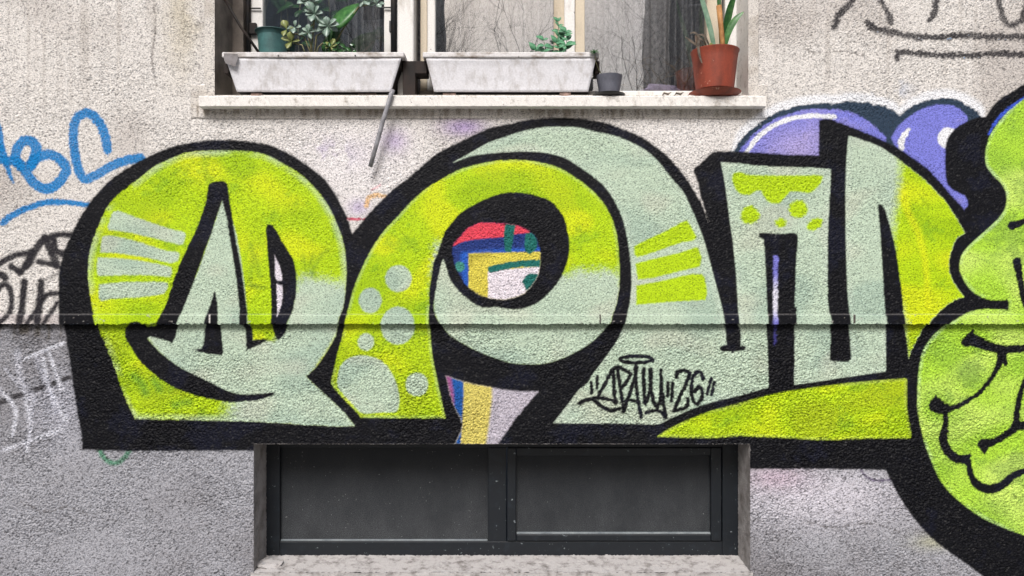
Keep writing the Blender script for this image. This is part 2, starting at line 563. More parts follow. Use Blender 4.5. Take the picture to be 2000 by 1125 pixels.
def stroke(pts, col, w=None, rid=None, f=1.8, alpha=1.0, gap=0.0, jit=0.6, closed=False):
    if w is not None: pts = [(p[0], p[1], p[2] if len(p) > 2 else w) for p in pts]
    q = smooth_poly(wp(pts), closed=closed, corner=75)
    if closed: q = np.vstack([q, q[:1]])
    mw = q[:, 2].max() / 2 + f * 2 + 3
    r0, r1, c0, c1 = win(q[:, 0].min() - mw, q[:, 0].max() + mw, q[:, 1].min() - mw, q[:, 1].max() + mw)
    u, v = U[c0:c1], V[r0:r1]
    D = np.full((r1 - r0, c1 - c0), mw, np.float32)
    for a, b in zip(q, q[1:]):
        i0, i1 = np.searchsorted(v, min(a[1], b[1]) - mw), np.searchsorted(v, max(a[1], b[1]) + mw)
        j0, j1 = np.searchsorted(u, min(a[0], b[0]) - mw), np.searchsorted(u, max(a[0], b[0]) + mw)
        if i1 <= i0 or j1 <= j0: continue
        X, Y = u[None, j0:j1], v[i0:i1, None]
        d = b[:2] - a[:2]
        t = np.clip(((X - a[0]) * d[0] + (Y - a[1]) * d[1]) / (d @ d + 1e-9), 0, 1)
        dd = np.hypot(X - a[0] - t * d[0], Y - a[1] - t * d[1]) - (a[2] + (b[2] - a[2]) * t) / 2
        np.minimum(D[i0:i1, j0:j1], dd, out=D[i0:i1, j0:j1])
    apply((slice(r0, r1), slice(c0, c1)), -D, col, rid, f, alpha, gap, jit)

def ell(cx, cy, rx, ry, n=16, rot=0.0):
    r = []
    for k in range(n):
        a = 2 * math.pi * k / n
        x, y = rx * math.cos(a), ry * math.sin(a)
        r.append((cx + x * math.cos(rot) - y * math.sin(rot), cy + x * math.sin(rot) + y * math.cos(rot)))
    return r

BLACK = K(8, 9, 17)
TAGBLK = K(40, 38, 44)
MINT = K(196, 216, 193)
LIME = K(188, 222, 24)
LIMED = K(150, 192, 20)
YEL = K(230, 236, 30)
GREEN = K(110, 168, 40)
PALE = K(176, 236, 92)
OLIVE = K(168, 176, 36)
BLUE = K(0, 130, 202)
PURP = K(130, 134, 226)
LAV = K(186, 174, 224)
SLATE = K(48, 66, 86)
WHITE = K(246, 248, 252)
TEAL = K(28, 112, 104)

def limefill(y0, seed):
    def fn(sl):
        n, m = fade1[sl], fade2[sl]
        c = np.empty(n.shape + (3,), np.float32)
        c[:] = LIME
        if seed: n, m = m, n
        mixa(c, YEL, 0.6 * sstep(-0.2, 1.6, n))
        mixa(c, LIMED, 0.5 * sstep(0.0, 1.6, m))
        mixa(c, OLIVE, 0.4 * sstep(-0.6, 1.6, -n) * (VV[sl] > LEDGE_B))
        mixa(c, GREEN, 0.35 * sstep(0.9, 2.0, mid2_n[sl]))
        return c
    return fn

def mintfill(sl):
    n, m = fade1[sl], fade2[sl]
    c = np.empty(n.shape + (3,), np.float32)
    c[:] = MINT
    mixa(c, K(164, 190, 174), 0.6 * sstep(-0.2, 1.8, n))
    mixa(c, K(206, 206, 188), 0.4 * sstep(0.2, 1.8, m))
    return c

def palefill(sl):
    n, m = fade1[sl], fade2[sl]
    c = np.empty(n.shape + (3,), np.float32)
    c[:] = K(178, 224, 66)
    mixa(c, K(210, 240, 116), 0.85 * sstep(-0.6, 1.2, n))
    mixa(c, K(134, 182, 62), 0.4 * sstep(-0.3, 1.4, m))
    mixa(c, K(110, 150, 70), 0.4 * sstep(0.5, 1.8, mid2_n[sl]))
    return c

def blackfill(sl):
    n = mid2_n[sl]
    c = np.empty(n.shape + (3,), np.float32)
    c[:] = BLACK
    mixa(c, K(18, 22, 44), 0.55 * sstep(0.2, 1.8, n))
    return c

def purplefill(sl):
    c = np.empty(mid_n[sl].shape + (3,), np.float32)
    c[:] = PURP
    g = np.exp(-(((UU[sl] - 1560) / 70) ** 2 + ((VV[sl] - 290) / 45) ** 2))
    mixa(c, LAV, np.clip(0.85 * g + 0.2 * sstep(0.3, 1.5, mid_n[sl]), 0, 1))
    return c

# --- older tags and remnants
t_blue = region('blue_tag', None)
t_ltag = region('left_tag', None)
t_rtag = region('right_tag', None)
for s_, w_ in [([(0, 513), (30, 499), (62, 493)], 9), ([(62, 493), (48, 522), (39, 532)], 10), ([(22, 520), (39, 532)], 9),
               ([(53, 518), (74, 481), (88, 465)], 13), ([(88, 465), (99, 490), (111, 518)], 12), ([(92, 465), (116, 458), (138, 459)], 9),
               ([(104, 466), (109, 490), (128, 497)], 11), ([(76, 511), (109, 519)], 9), ([(-60, 545), (0, 536), (9, 543)], 12),
               ([(-14, 600), (-4, 566), (8, 555), (18, 562), (22, 584), (16, 614), (0, 634), (-12, 625)], 8),
               ([(47, 551), (39, 629)], 11), ([(80, 551), (74, 629)], 11), ([(114, 573), (92, 576), (76, 597), (55, 630)], 7), ([(111, 592), (92, 633)], 6)]:
    stroke(s_, TAGBLK, w_ + 3.5, t_ltag, f=3.4, alpha=1.0, gap=0.12)
stroke([(111, 534), (88, 546)], TAGBLK, 6, None, f=3, alpha=0.5, gap=0.4)
stroke([(-40, 800), (0, 786), (60, 764), (134, 738)], K(70, 68, 72), 10, t_ltag, f=3, alpha=1.0, gap=0.05)
for c_ in ([(0, 760), (30, 800), (24, 850)], [(84, 700), (96, 760), (130, 820)], [(6, 880), (60, 860), (120, 838)], [(50, 780), (58, 830), (52, 880)], [(96, 690), (120, 760)]):
    stroke(c_, K(228, 230, 240), 8, None, f=4, alpha=0.85, gap=0.15)
stroke([(47, 702), (124, 670)], K(226, 228, 238), 7, None, f=2.5, alpha=0.9, gap=0.25)
stroke([(34, 690), (40, 740), (66, 780)], K(214, 216, 228), 14, None, f=7, alpha=0.6, gap=0.4)
stroke([(10, 720), (60, 790), (56, 860)], K(214, 216, 228), 6, None, f=3, alpha=0.6, gap=0.4)
stroke([(70, 700), (112, 800)], K(206, 208, 222), 10, None, f=6, alpha=0.5, gap=0.4)
for s_, w_ in [([(1630, 53), (1642, 25), (1660, 7), (1675, -20), (1690, -60)], 10), ([(1716, -60), (1722, -2), (1732, 23), (1739, 41)], 9), ([(1832, -60), (1829, -2), (1827, 18), (1817, 40)], 9),
               ([(1946, -60), (1950, -2), (1954, 21), (1963, 43), (1977, 49), (1991, 43), (2001, 26), (2010, -10)], 8.5),
               ([(1695, 44), (1706, 55), (1737, 62), (1783, 71), (1840, 72), (1887, 69), (1945, 72), (2040, 71)], 9.5), ([(1753, 116), (1753, 103), (1771, 102), (1817, 106), (1887, 108), (1956, 105), (2040, 108)], 9)]:
    stroke(s_, TAGBLK, w_ + 3, t_rtag, f=3.2, alpha=0.95, gap=0.35, jit=1.6)
for s_, w_ in [([(210, 292), (204, 262), (192, 237), (178, 223), (162, 222), (149, 233), (143, 254), (145, 291), (152, 328), (160, 345), (167, 350), (190, 341), (220, 323), (250, 312), (276, 309)], 18.5),
               ([(40, 325), (31, 309), (35, 288), (46, 276), (61, 276), (71, 289), (68, 306), (60, 324)], 20), ([(62, 320), (72, 309), (92, 302), (114, 309), (129, 328), (123, 346), (108, 362), (88, 369), (67, 358), (52, 338), (42, 322)], 20),
               ([(-40, 190), (-8, 240), (2, 291)], 16), ([(2, 291, 18), (13, 322, 13), (26, 357, 4)], None), ([(-30, 308), (0, 312), (32, 315)], 18),
               ([(7, 434, 14), (18, 424, 14), (35, 415, 13), (69, 401, 12), (104, 394, 12), (139, 396, 11), (176, 401, 9)], None)]:
    stroke(s_, BLUE, w_, t_blue, f=2.2, alpha=0.97, gap=0.16, jit=0.7)
stroke([(209, 296), (211, 305)], BLUE, 3, t_blue, f=1.4)
stroke([(716, 402), (719, 389), (732, 381), (752, 383)], K(240, 184, 96), 9, None, f=2.5, alpha=0.8, gap=0.4)
stroke([(726, 371), (742, 361)], K(230, 120, 140), 4, None, f=2, alpha=0.5, gap=0.5)
stroke([(674, 428), (712, 428)], K(206, 40, 84), 5, None, f=1.8, alpha=0.9, gap=0.2)
stroke([(194, 880), (206, 898), (224, 905), (241, 896), (252, 880)], K(44, 140, 96), 10, None, f=3, alpha=0.75, gap=0.35)
stroke([(1682, 917), (1693, 932), (1713, 939), (1738, 937)], K(70, 52, 92), 5, None, f=2.5, alpha=0.8, gap=0.2)

CR = [[(858, 209), (861, 226), (857, 250), (866, 274), (862, 300)], [(1253, 208), (1255, 232)], [(1302, 560), (1310, 590), (1306, 613)], [(300, 0), (304, 60), (296, 110), (306, 168)],
      [(1570, 96), (1600, 104), (1640, 100), (1690, 108)], [(40, 980), (90, 1000), (130, 990), (190, 1012)], [(1560, 1010), (1620, 1030), (1700, 1022), (1760, 1040)]]
for c_ in CR: stroke(c_, K(84, 78, 74), 2.2, None, f=1.2, alpha=0.55, jit=1.4)
# --- violet bubble piece
b_glow = region('bubble', 'halo'); b_out = region('bubble', 'outline'); b_fill = region('bubble', 'fill'); b_hi = region('bubble', 'highlight')
BO = [(1433, 300), (1442, 280), (1460, 259), (1490, 236), (1516, 220), (1550, 209), (1577, 204), (1617, 201), (1626, 203), (1657, 198), (1692, 200), (1728, 208), (1749, 217), (1756, 226), (1772, 214), (1799, 200), (1834, 192), (1861, 193), (1888, 204), (1911, 221), (1918, 240), (1900, 420), (1700, 330), (1440, 320)]
gl_ = [(x - 4 if x < 1500 else x + (6 if x > 1870 else 0), y - 17 if y < 290 else y) for x, y in BO]
poly(gl_, WHITE, b_glow, f=6, alpha=1.0)
poly(BO, SLATE, b_out, f=2.2, jit=0.9)
poly([(1442, 300), (1463, 271), (1490, 247), (1516, 232), (1550, 220), (1577, 214), (1621, 213), (1649, 216), (1674, 224), (1701, 240), (1717, 256), (1730, 270), (1730, 320), (1440, 320)], purplefill, b_fill, f=2.0, jit=0.8)
poly([(1741, 268), (1754, 247), (1781, 224), (1808, 210), (1834, 204), (1861, 206), (1879, 217), (1890, 234), (1880, 300), (1900, 400), (1890, 420), (1860, 400), (1790, 320), (1750, 286)], purplefill, b_fill, f=2.0, jit=0.5)
stroke([(1458, 298), (1477, 272), (1508, 247), (1543, 232), (1570, 228), (1586, 226), (1612, 227), (1630, 228)], WHITE, 9, b_hi, f=1.8)
stroke([(1774, 254, 8), (1764, 268, 12), (1760, 280, 13), (1762, 290, 9)], WHITE, None, b_hi, f=1.8)
poly(ell(1852, 270, 21, 21), WHITE, b_hi, f=1.8)

# --- main lettering: black silhouette, then fills, then black strokes
g_out = region('lettering', 'outline')
SIL = [(160, 879), (158.7, 846), (151.5, 806), (142.7, 751), (133.8, 691), (127, 647), (116, 631), (114, 600), (114, 560), (115, 530), (120, 510), (129, 480), (139, 460), (151.5, 433), (175.5, 396), (206.6, 360), (235, 337), (279, 311), (308, 297), (349, 283), (402, 275), (450, 273), (489, 277), (524, 283), (551, 294), (578, 308), (601, 324), (631, 347), (649, 370), (663, 395), (677, 423), (688, 457),
       (718, 420), (739, 398), (764, 373), (801, 344), (838, 312), (863, 294.6), (899, 277), (952, 252), (998, 241), (1021, 236), (1057, 231), (1101, 230), (1145, 233), (1181, 239.6), (1217, 252), (1252, 267), (1279, 285), (1303, 305), (1330, 334), (1349, 362), (1364, 387), (1374, 408), (1384, 434),
       (1378, 413), (1367, 369), (1360, 348), (1354, 335), (1355, 330), (1374, 314), (1388, 300), (1398, 295.5), (1435, 296), (1481, 298), (1534, 302), (1599, 303.5), (1599.8, 235), (1607, 233), (1621, 233), (1657, 246), (1701, 263.5), (1738, 281), (1772, 301), (1817, 335), (1854, 377), (1884, 412), (1900, 456), (1866, 530), (1900, 580), (1830, 640), (1805, 700), (1790, 760), (1800, 860), (1810, 917), (1728, 917), (1600, 916), (1465, 916), (1440, 880), (485, 880), (448, 880), (260, 881)]
poly(SIL, blackfill, None, f=10, alpha=0.3, jit=1.0)
poly(SIL, blackfill, g_out, f=2.2, jit=0.4)

# the green figure on the right: silhouette
c_out = region('figure', 'outline')
poly([(2300, 40), (2100, 118), (2000, 164), (1979, 178), (1956, 191), (1941, 205), (1931, 219), (1925, 228), (1915, 228), (1899, 233), (1872, 246), (1854, 265), (1847, 283), (1846, 310), (1847, 345), (1853, 363), (1869, 375), (1883, 382), (1889, 391), (1890, 402), (1883, 410), (1888, 455), (1868, 467), (1858, 489), (1854, 510), (1855, 530), (1863, 551), (1883, 579), (1863, 587), (1837, 606), (1815, 629), (1806, 636), (1792, 661), (1783, 679), (1772, 720), (1771, 760), (1773, 799), (1779, 855), (1740, 870), (1700, 914), (1729, 917), (1748, 955), (1760, 976), (1787, 1015), (1821, 1052), (1858, 1081), (1894, 1106), (1925, 1128), (2000, 1160), (2300, 1178)], blackfill, c_out, f=2.2, jit=0.4)
c_fill = region('figure', 'fill')
poly([(2300, 60), (2100, 146), (2000, 192), (1979, 207), (1956, 232), (1938, 257), (1929, 278), (1924.6, 301), (1927, 324), (1941, 343), (1956, 358), (1964.6, 375), (1965.5, 396), (1957.5, 418), (1934, 443), (1908, 466), (1890, 483), (1879, 498), (1874.5, 515), (1875, 528), (1883, 547), (1899, 569), (1917, 580), (1934, 585), (1956, 586.6), (1968, 585), (1971, 590), (1970, 606), (1943, 604), (1917, 604), (1890, 611), (1863, 626), (1842, 638), (1821, 658), (1808, 675), (1801, 692), (1796, 714), (1793, 740), (1792, 769), (1792, 797), (1798, 833), (1806, 865), (1818, 897), (1833, 932), (1850, 956), (1870, 976), (1906, 1003), (1943, 1023), (2000, 1045), (2100, 1070), (2300, 1090)], palefill, c_fill, f=1.8, rim=(K(214, 244, 196), 7, 0.6))
stroke([(1931, 262, 4), (1944, 240, 6), (1960, 221, 7), (1980, 205, 6), (2000, 191, 3)], K(66, 96, 214), None, c_fill, f=1.6)
for s_ in ([(1888, 668, 20), (1900, 664, 26), (1925, 674, 20), (1955, 682, 18), (2000, 680, 14), (2040, 672, 14)],
           [(1901, 645, 3), (1896, 662, 22)],
           [(1955, 684, 20), (1955, 700, 16), (1946, 722, 10), (1934, 742, 9), (1912, 768, 9), (1885, 786, 9), (1858, 797, 11), (1836, 796, 26), (1829, 792, 30)],
           [(1828, 773, 3), (1827, 790, 24)],
           [(1846, 800, 10), (1847, 828, 11), (1842, 856, 18), (1850, 880, 18), (1869, 896, 17), (1887, 898, 19), (1893, 912, 11), (1898, 932, 13), (1914, 950, 18), (1936, 955, 19), (1960, 946, 17), (1977, 931, 15), (2000, 921, 13), (2060, 904, 13)],
           [(1896, 885, 2), (1888, 897, 16)],
           [(1923, 886, 3), (1921, 868, 22), (1943, 862, 13), (1967, 848, 13), (1984, 833, 18), (1987, 804, 12), (1992, 774, 11), (2002, 745, 11), (2030, 690, 12)],
           [(1984, 833, 18), (2040, 826, 14)],
           [(1977, 441, 18), (1998, 434, 12), (2040, 424, 14)],
           [(1987, 512, 18), (1990, 533, 13), (1995, 556, 13), (2002, 590, 12), (2020, 640, 12)],
           [(1963, 710, 10), (1960, 690, 16)]):
    stroke(s_, blackfill, None, c_out, f=1.7)

# letter 1
l1 = region('lettering', 'letter')
RIM = (K(210, 226, 208), 13, 0.6)
L1P = [(183.5, 619), (176.4, 581), (172, 546), (172, 521), (176, 489), (185, 460), (197, 431), (210, 404), (230, 381), (253, 363), (278, 343.5), (304, 324), (338, 308), (367, 298), (411, 294.6), (453, 294), (489, 296), (524, 304), (551, 318.7), (578, 334.6), (604, 356), (627, 382), (647, 413), (658, 438), (667, 462), (673, 489), (676.4, 521), (675.5, 556), (670, 596), (663, 620), (657.7, 643), (654, 659), (638, 687), (618, 716), (597, 735), (620, 758), (652, 787), (681, 817), (692, 832), (649, 832), (560, 827), (489, 822.7), (400, 821), (264, 818), (242, 771), (224, 719), (206.6, 673), (194, 647), (186, 631)]
poly(L1P, limefill(0, 0), l1, f=1.8, rim=RIM)
set_clip(L1P)
poly([(578, 552), (600, 540), (630, 545), (676, 552), (690, 600), (662, 640), (600, 735), (545, 770), (470, 772), (400, 748), (330, 705), (288, 660), (283, 650), (330, 640), (486, 655), (534, 668), (560, 640)], mintfill, l1, f=16, jit=3)
poly([(578, 575), (640, 570), (690, 575), (662, 640), (600, 735), (545, 770), (470, 772), (400, 748), (330, 705), (288, 660), (290, 645), (534, 668), (560, 640)], mintfill, l1, f=5)
poly([(434, 388), (462, 460), (485, 620), (486, 680), (350, 690), (330, 640), (380, 545)], mintfill, l1, f=2)
poly([(450, 768), (540, 755), (640, 770), (700, 838), (440, 845)], mintfill, l1, f=26, jit=4)
poly([(520, 772), (560, 752), (590, 715), (640, 740), (740, 850), (520, 850)], mintfill, l1, f=9, jit=2)
poly([(488, 450), (514, 450), (530, 575), (532, 665), (494, 665), (480, 570)], limefill(0, 1), l1, f=3)
set_clip(None)
for c_ in ([(490, 478), (494, 510), (488, 548), (500, 560)], [(500, 500), (508, 540)], [(612, 498), (606, 520), (616, 540)], [(640, 488), (622, 506), (610, 536)], [(316, 428), (306, 440)], [(592, 500), (598, 530)], [(480, 556), (516, 562)]):
    stroke(c_, K(112, 150, 40), 8, None, f=5, alpha=0.45, gap=0.3)
for c_ in ([(262, 735), (276, 748), (284, 768)], [(340, 790), (368, 786)], [(300, 742), (312, 760)]):
    stroke(c_, K(70, 150, 60), 14, None, f=9, alpha=0.5, gap=0.3)
for s_ in ([(223, 414), (230, 412), (278, 429), (331, 447), (358, 453), (362, 460), (358, 476), (351, 478), (304, 466), (251, 454), (213, 449), (211, 444), (218, 420)],
           [(200, 463), (210, 460), (260, 469.6), (322, 489), (347, 492), (350.6, 498), (347, 510), (331, 513), (278, 501.5), (224, 494), (196, 493), (197, 477)],
           [(190.7, 503), (224, 504), (278, 510), (322, 519), (334, 522), (336, 532), (333, 541), (295, 538), (251, 537), (192, 539), (189, 528)],
           [(194, 556), (205, 554), (251, 551), (313, 551), (327, 553), (328, 560), (320, 574), (278, 580), (224, 583), (198, 588), (193, 581)]):
    poly(s_, mintfill, region('lettering/letter0', 'stripe'), f=2.4)
# re-blacken the outline right of the first letter where the soft mint ran over it
SHAPES1 = [
    [(406, 363), (412, 357), (425, 354), (437, 354), (444, 361), (446.6, 381), (449, 395), (458.6, 457), (469, 510), (474.7, 549), (480, 588), (484, 619), (486, 634), (493, 641), (494, 664), (515, 662), (522, 665), (507, 673), (480, 685), (481, 679), (479, 641), (471, 634), (468, 606), (462, 549), (455, 503), (447, 457), (442.7, 427), (437, 406), (433.8, 392), (426.7, 411), (412.4, 457), (402, 485), (386, 530), (366.6, 581), (349, 624), (346, 643), (342.6, 659), (336, 670.7), (326, 666), (283, 654), (288, 638), (303, 636), (311.5, 620), (329, 581), (343.5, 535), (363, 489), (380, 455), (393, 420), (402, 391)],
    [(246, 640), (252, 632), (258, 629), (264, 628), (274, 629.5), (286, 637), (300, 650), (288, 661), (301, 677), (322, 696), (349, 716), (384, 734), (420, 751.5), (444, 763), (471, 770), (507, 769), (531, 766.7), (538, 768.5), (524, 775.5), (499, 782), (471, 784.5), (444, 785), (402, 778), (367, 767.5), (340, 757), (313, 741), (286.6, 719), (269, 700), (251, 671), (244, 659)],
    [(419.4, 566), (424.4, 592), (426, 620), (431.5, 643), (436, 687), (434, 694), (402, 690), (376, 683), (394, 680), (398.6, 664), (400, 643), (402, 620), (409, 601)],
    [(519, 446), (522.6, 439.5), (527, 438.6), (533, 441), (541, 453), (551, 471), (563.5, 491), (574, 510), (578.6, 539), (578.6, 564), (575, 592), (569, 615), (561, 639), (556, 652), (544, 665), (537, 655), (532, 637), (530, 619), (529, 574), (525, 521), (522, 485)]]
for s_ in SHAPES1: poly(s_, blackfill, g_out, f=1.8)
slit = region('lettering/letter0', 'slit')
poly([(536, 498), (542, 510), (549, 530), (551.4, 548), (542, 549), (538, 542), (537, 512)], K(232, 226, 236), slit, f=1.4)
poly([(540, 555), (551, 556.6), (552, 571), (549, 596), (542, 619), (541, 592)], K(232, 226, 236), slit, f=1.4)

# letter 3 (mint arch) then letter 2 (P) over it
l2 = region('lettering', 'letter'); l3 = region('lettering', 'letter'); l4 = region('lettering', 'letter')
poly([(886, 317), (917, 300), (952, 280), (985, 268), (1021, 256.4), (1057, 249), (1092, 247.6), (1128, 249), (1163, 257), (1208, 268), (1252, 288), (1279, 309), (1294, 326), (1317, 355), (1335, 376), (1346, 398), (1360, 428), (1372, 458.7), (1383, 494), (1394, 537), (1403, 572), (1412, 607), (1417, 640), (1420, 672), (1430, 690), (1447, 676), (1460, 640), (1498, 632), (1501, 687), (1502.4, 757.7), (1448, 772), (1402, 783), (1366, 794), (1331, 808), (1294, 827), (1200, 827), (1081, 826), (1106, 794), (1134, 758), (1160, 727), (1188, 690), (1206, 663), (1218, 638), (1228, 603), (1232, 578), (1233.5, 546), (1231.7, 510), (1225.5, 467), (1216.6, 428), (1204, 400), (1195, 383), (1177, 360), (1154, 341), (1128, 323), (1101, 307), (1065, 298), (1030, 295.5), (985, 297), (934, 302), (908, 309)], mintfill, l3, f=1.8, rim=RIM)
for s_ in ([(1238, 482), (1253, 473), (1299, 451), (1333, 433), (1342, 430), (1349, 441), (1361, 462), (1356, 469), (1324, 476), (1280, 492), (1244, 503), (1240, 498)],
           [(1241, 514), (1271, 506.6), (1324, 494), (1360, 482.7), (1365, 485), (1370.6, 506), (1367, 521), (1324, 531), (1280, 542), (1246, 546.6), (1242.7, 528)],
           [(1242.7, 558), (1289, 549), (1342, 537), (1370, 535), (1376, 540), (1381, 569), (1377.7, 586), (1324, 589), (1242.7, 595.5)]):
    poly(s_, LIME, region('lettering/letter2', 'stripe'), f=2.2)

L2P = [(686, 580), (690, 566), (701, 538), (714, 510), (728, 483), (749, 453), (774, 426), (803, 394), (836, 366), (863, 350), (890, 335), (917, 325), (952, 317.5), (985, 313), (1021, 313), (1057, 318), (1092, 328), (1119, 344), (1145, 362), (1167, 383), (1184, 405), (1197, 432), (1205, 462), (1208.6, 499), (1210, 531), (1208.6, 560), (1204, 590), (1196, 615), (1188, 635), (1163, 662), (1137, 681), (1101, 699), (1065, 710), (1030, 711.5), (994, 708), (942, 690), (906, 672), (880, 656), (869, 644), (858, 630), (850, 616), (846, 606), (838, 600), (838, 635), (840, 642), (844.5, 695), (857, 757), (869.7, 816.5), (780, 816.4), (705, 815.5), (691, 799.5), (664, 771), (648, 749), (650.7, 727), (658, 695), (667, 663), (673, 640), (681, 601)]
poly(L2P, limefill(0, 1), l2, f=1.8, rim=(K(196, 224, 150), 6, 0.6))
set_clip(L2P)
poly([(850, 480), (880, 470), (1000, 490), (1108, 540), (1130, 527), (1160, 531), (1180, 526), (1212, 545), (1225, 600), (1188, 650), (1100, 712), (1030, 722), (960, 708), (880, 664), (852, 620), (846, 560)], mintfill, l2, f=14, jit=3)
poly([(850, 495), (866, 500), (1000, 560), (1108, 560), (1216, 560), (1225, 600), (1188, 650), (1100, 712), (1030, 722), (960, 708), (880, 664), (852, 620), (846, 560)], mintfill, l2, f=5)
set_clip(None)
for s_ in (ell(778, 544, 26, 26), ell(723, 587, 22, 25), ell(777, 636, 33, 37), ell(714.6, 668, 16, 17), ell(814, 751, 22, 23),
           [(693, 695.5), (720, 695.5), (746, 706), (764, 727), (775, 752), (780, 777), (779, 794), (773, 805), (744, 806), (707, 806.6), (691, 792), (661, 758), (660, 735), (664, 718), (673, 705)]):
    poly(s_, mintfill, region('lettering/letter1', 'spot'), f=2.2)
poly([(1200, 620), (1222, 625), (1206, 663), (1188, 690), (1160, 727), (1134, 758), (1060, 765), (1001, 763), (960, 757), (907, 746), (880, 742), (860, 760), (846, 695), (841, 642), (839, 620), (850, 616), (858, 630), (869, 644), (880, 656), (906, 672), (942, 690), (994, 708), (1030, 711.5), (1065, 710), (1101, 699), (1137, 681), (1163, 662), (1188, 635)], blackfill, g_out, f=1.8)
poly([(838, 620), (838, 597), (838.4, 569), (842, 542), (847, 514), (856, 490), (863, 469), (869, 453), (881, 437), (895, 420), (920, 403), (952, 387), (985, 376.5), (1021, 376.5), (1048, 382), (1074, 392), (1092, 410), (1103, 428), (1109, 453), (1112, 475), (1110, 501), (1101, 531), (1083, 560), (1057, 586), (1030, 600), (1003, 604), (968, 600), (941, 600), (925, 592), (907, 578), (893, 565), (879, 546), (872, 524), (866, 505), (862, 514), (857, 535), (851, 569), (847, 597), (851, 620)], blackfill, g_out, f=1.8)
# what shows of an older picture inside the bowl and under it
o_red = region('oldpiece', 'red_band'); o_blue = region('oldpiece', 'blue_band'); o_yel = region('oldpiece', 'yellow_band'); o_wh = region('oldpiece', 'white_patch'); o_grn = region('oldpiece', 'green_line')
HOLE = [(925, 440), (943, 434.7), (984, 437), (1012, 441), (1030, 450), (1044, 460), (1051, 476), (1055, 492), (1055, 510), (1051, 535), (1042, 553), (1028, 569), (1012, 578), (985, 585), (953, 581), (925, 569), (908, 553), (895, 531), (886, 510), (885, 480), (899, 462), (911, 448)]
set_clip(HOLE)
poly([(870, 420), (1070, 420), (1070, 600), (870, 600)], K(38, 60, 130), o_blue)
poly([(870, 485), (885, 481), (908, 471), (943, 466), (984, 463), (1008, 457), (1034, 455), (1040, 420), (870, 420)], K(236, 74, 92), o_red, f=1.6, gap=0.1)
poly([(904, 492), (984, 486), (1060, 484), (1060, 496), (916, 498), (916, 560), (905, 556), (898, 500)], K(40, 96, 196), o_blue, f=4)
poly([(915, 495), (1060, 491), (1060, 600), (915, 600)], K(226, 212, 84), o_yel, f=1.8)
poly([(916, 496), (960, 493), (960, 502), (928, 508), (922, 520), (916, 520)], K(176, 164, 60), o_yel, f=5, alpha=0.7)
poly([(953, 530), (975, 527), (1060, 520), (1060, 600), (953, 600)], K(240, 232, 240), o_wh, f=1.6)
for s_ in ([(959, 526), (985, 520), (1020, 515), (1060, 514)],): stroke(s_, TEAL, 13, o_grn, f=1.5)
poly([(987, 432), (1008, 436), (1003, 462), (998, 493), (986, 491), (984, 460)], TEAL, o_grn, f=1.6)
poly([(1027, 455), (1040, 455), (1049, 470), (1047, 486), (1034, 497), (1026, 490), (1025, 470)], TEAL, o_grn, f=1.6)
poly([(1020, 550), (1030, 536), (1042, 534), (1060, 540), (1050, 565), (1030, 572)], TEAL, o_grn, f=1.6)
poly(ell(898, 521, 10, 10), K(70, 150, 136), o_grn, f=2)
set_clip(None)
TRI = [(871, 734), (907, 746), (960, 757), (1001, 763), (1051, 765), (1010, 814), (972.6, 868), (888, 868), (901, 840), (901.5, 822), (885, 789), (876.7, 758)]
set_clip(TRI, 2.4)
poly([(850, 720), (1070, 720), (1070, 890), (850, 890)], K(196, 190, 202), o_wh)
poly([(850, 720), (958, 720), (961, 770), (956, 820), (946, 890), (850, 890)], K(222, 208, 110), o_yel, f=4)
poly([(850, 720), (906, 720), (905, 780), (902, 830), (899, 890), (850, 890)], K(30, 92, 170), o_blue, f=2.6)
poly([(850, 720), (878, 720), (886, 770), (886, 800), (850, 800)], K(176, 92, 140), o_red, f=4, alpha=0.85)
set_clip(None)

# letter 4
L4P = [(1408, 317), (1445, 319.5), (1481, 324), (1534, 326), (1585, 327.5), (1623, 331), (1621, 380), (1618, 433), (1616.5, 487), (1617, 576), (1620, 610), (1622, 644), (1621, 694), (1620, 703), (1628, 706), (1658, 706.5), (1662, 702), (1662, 686), (1658, 638), (1656.5, 580), (1653, 487), (1652, 380), (1654, 304), (1657, 266), (1664, 267), (1710, 283), (1745, 304), (1781, 331), (1808, 353), (1834, 380), (1846, 393), (1872, 432), (1885, 455), (1868, 467.5), (1859, 489), (1854, 510), (1855, 530), (1863, 551), (1883, 579.5), (1863, 587), (1837, 606), (1815, 630), (1806, 637), (1792, 661), (1783, 679), (1775, 700), (1767, 650), (1764, 610), (1731, 624), (1730.4, 642), (1731, 722), (1730, 727), (1661, 736), (1590, 747), (1551, 752), (1550.4, 740), (1550, 632), (1500, 632), (1501, 690), (1470, 700), (1447, 676), (1444, 632), (1441, 595), (1438, 542), (1434.6, 506), (1431, 471), (1425.7, 435), (1421, 398), (1415, 355)]
poly(L4P, mintfill, l4, f=1.8, rim=RIM)
set_clip(L4P)
poly([(1758, 280), (1860, 330), (1930, 455), (1900, 520), (1930, 580), (1860, 640), (1800, 720), (1770, 720), (1764, 640), (1744, 540), (1742, 470), (1750, 410), (1758, 350)], limefill(0, 0), l4, f=14, jit=2)
stroke([(1765, 375, 16), (1772, 410, 14), (1790, 448, 13), (1803, 490, 13), (1810, 540, 12), (1812, 600, 10)], YEL, None, l4, f=6, alpha=0.6)
set_clip(None)
poly([(1500, 600), (1556, 600), (1552, 700), (1551, 756), (1502, 764), (1500, 690)], blackfill, g_out, f=1.8)
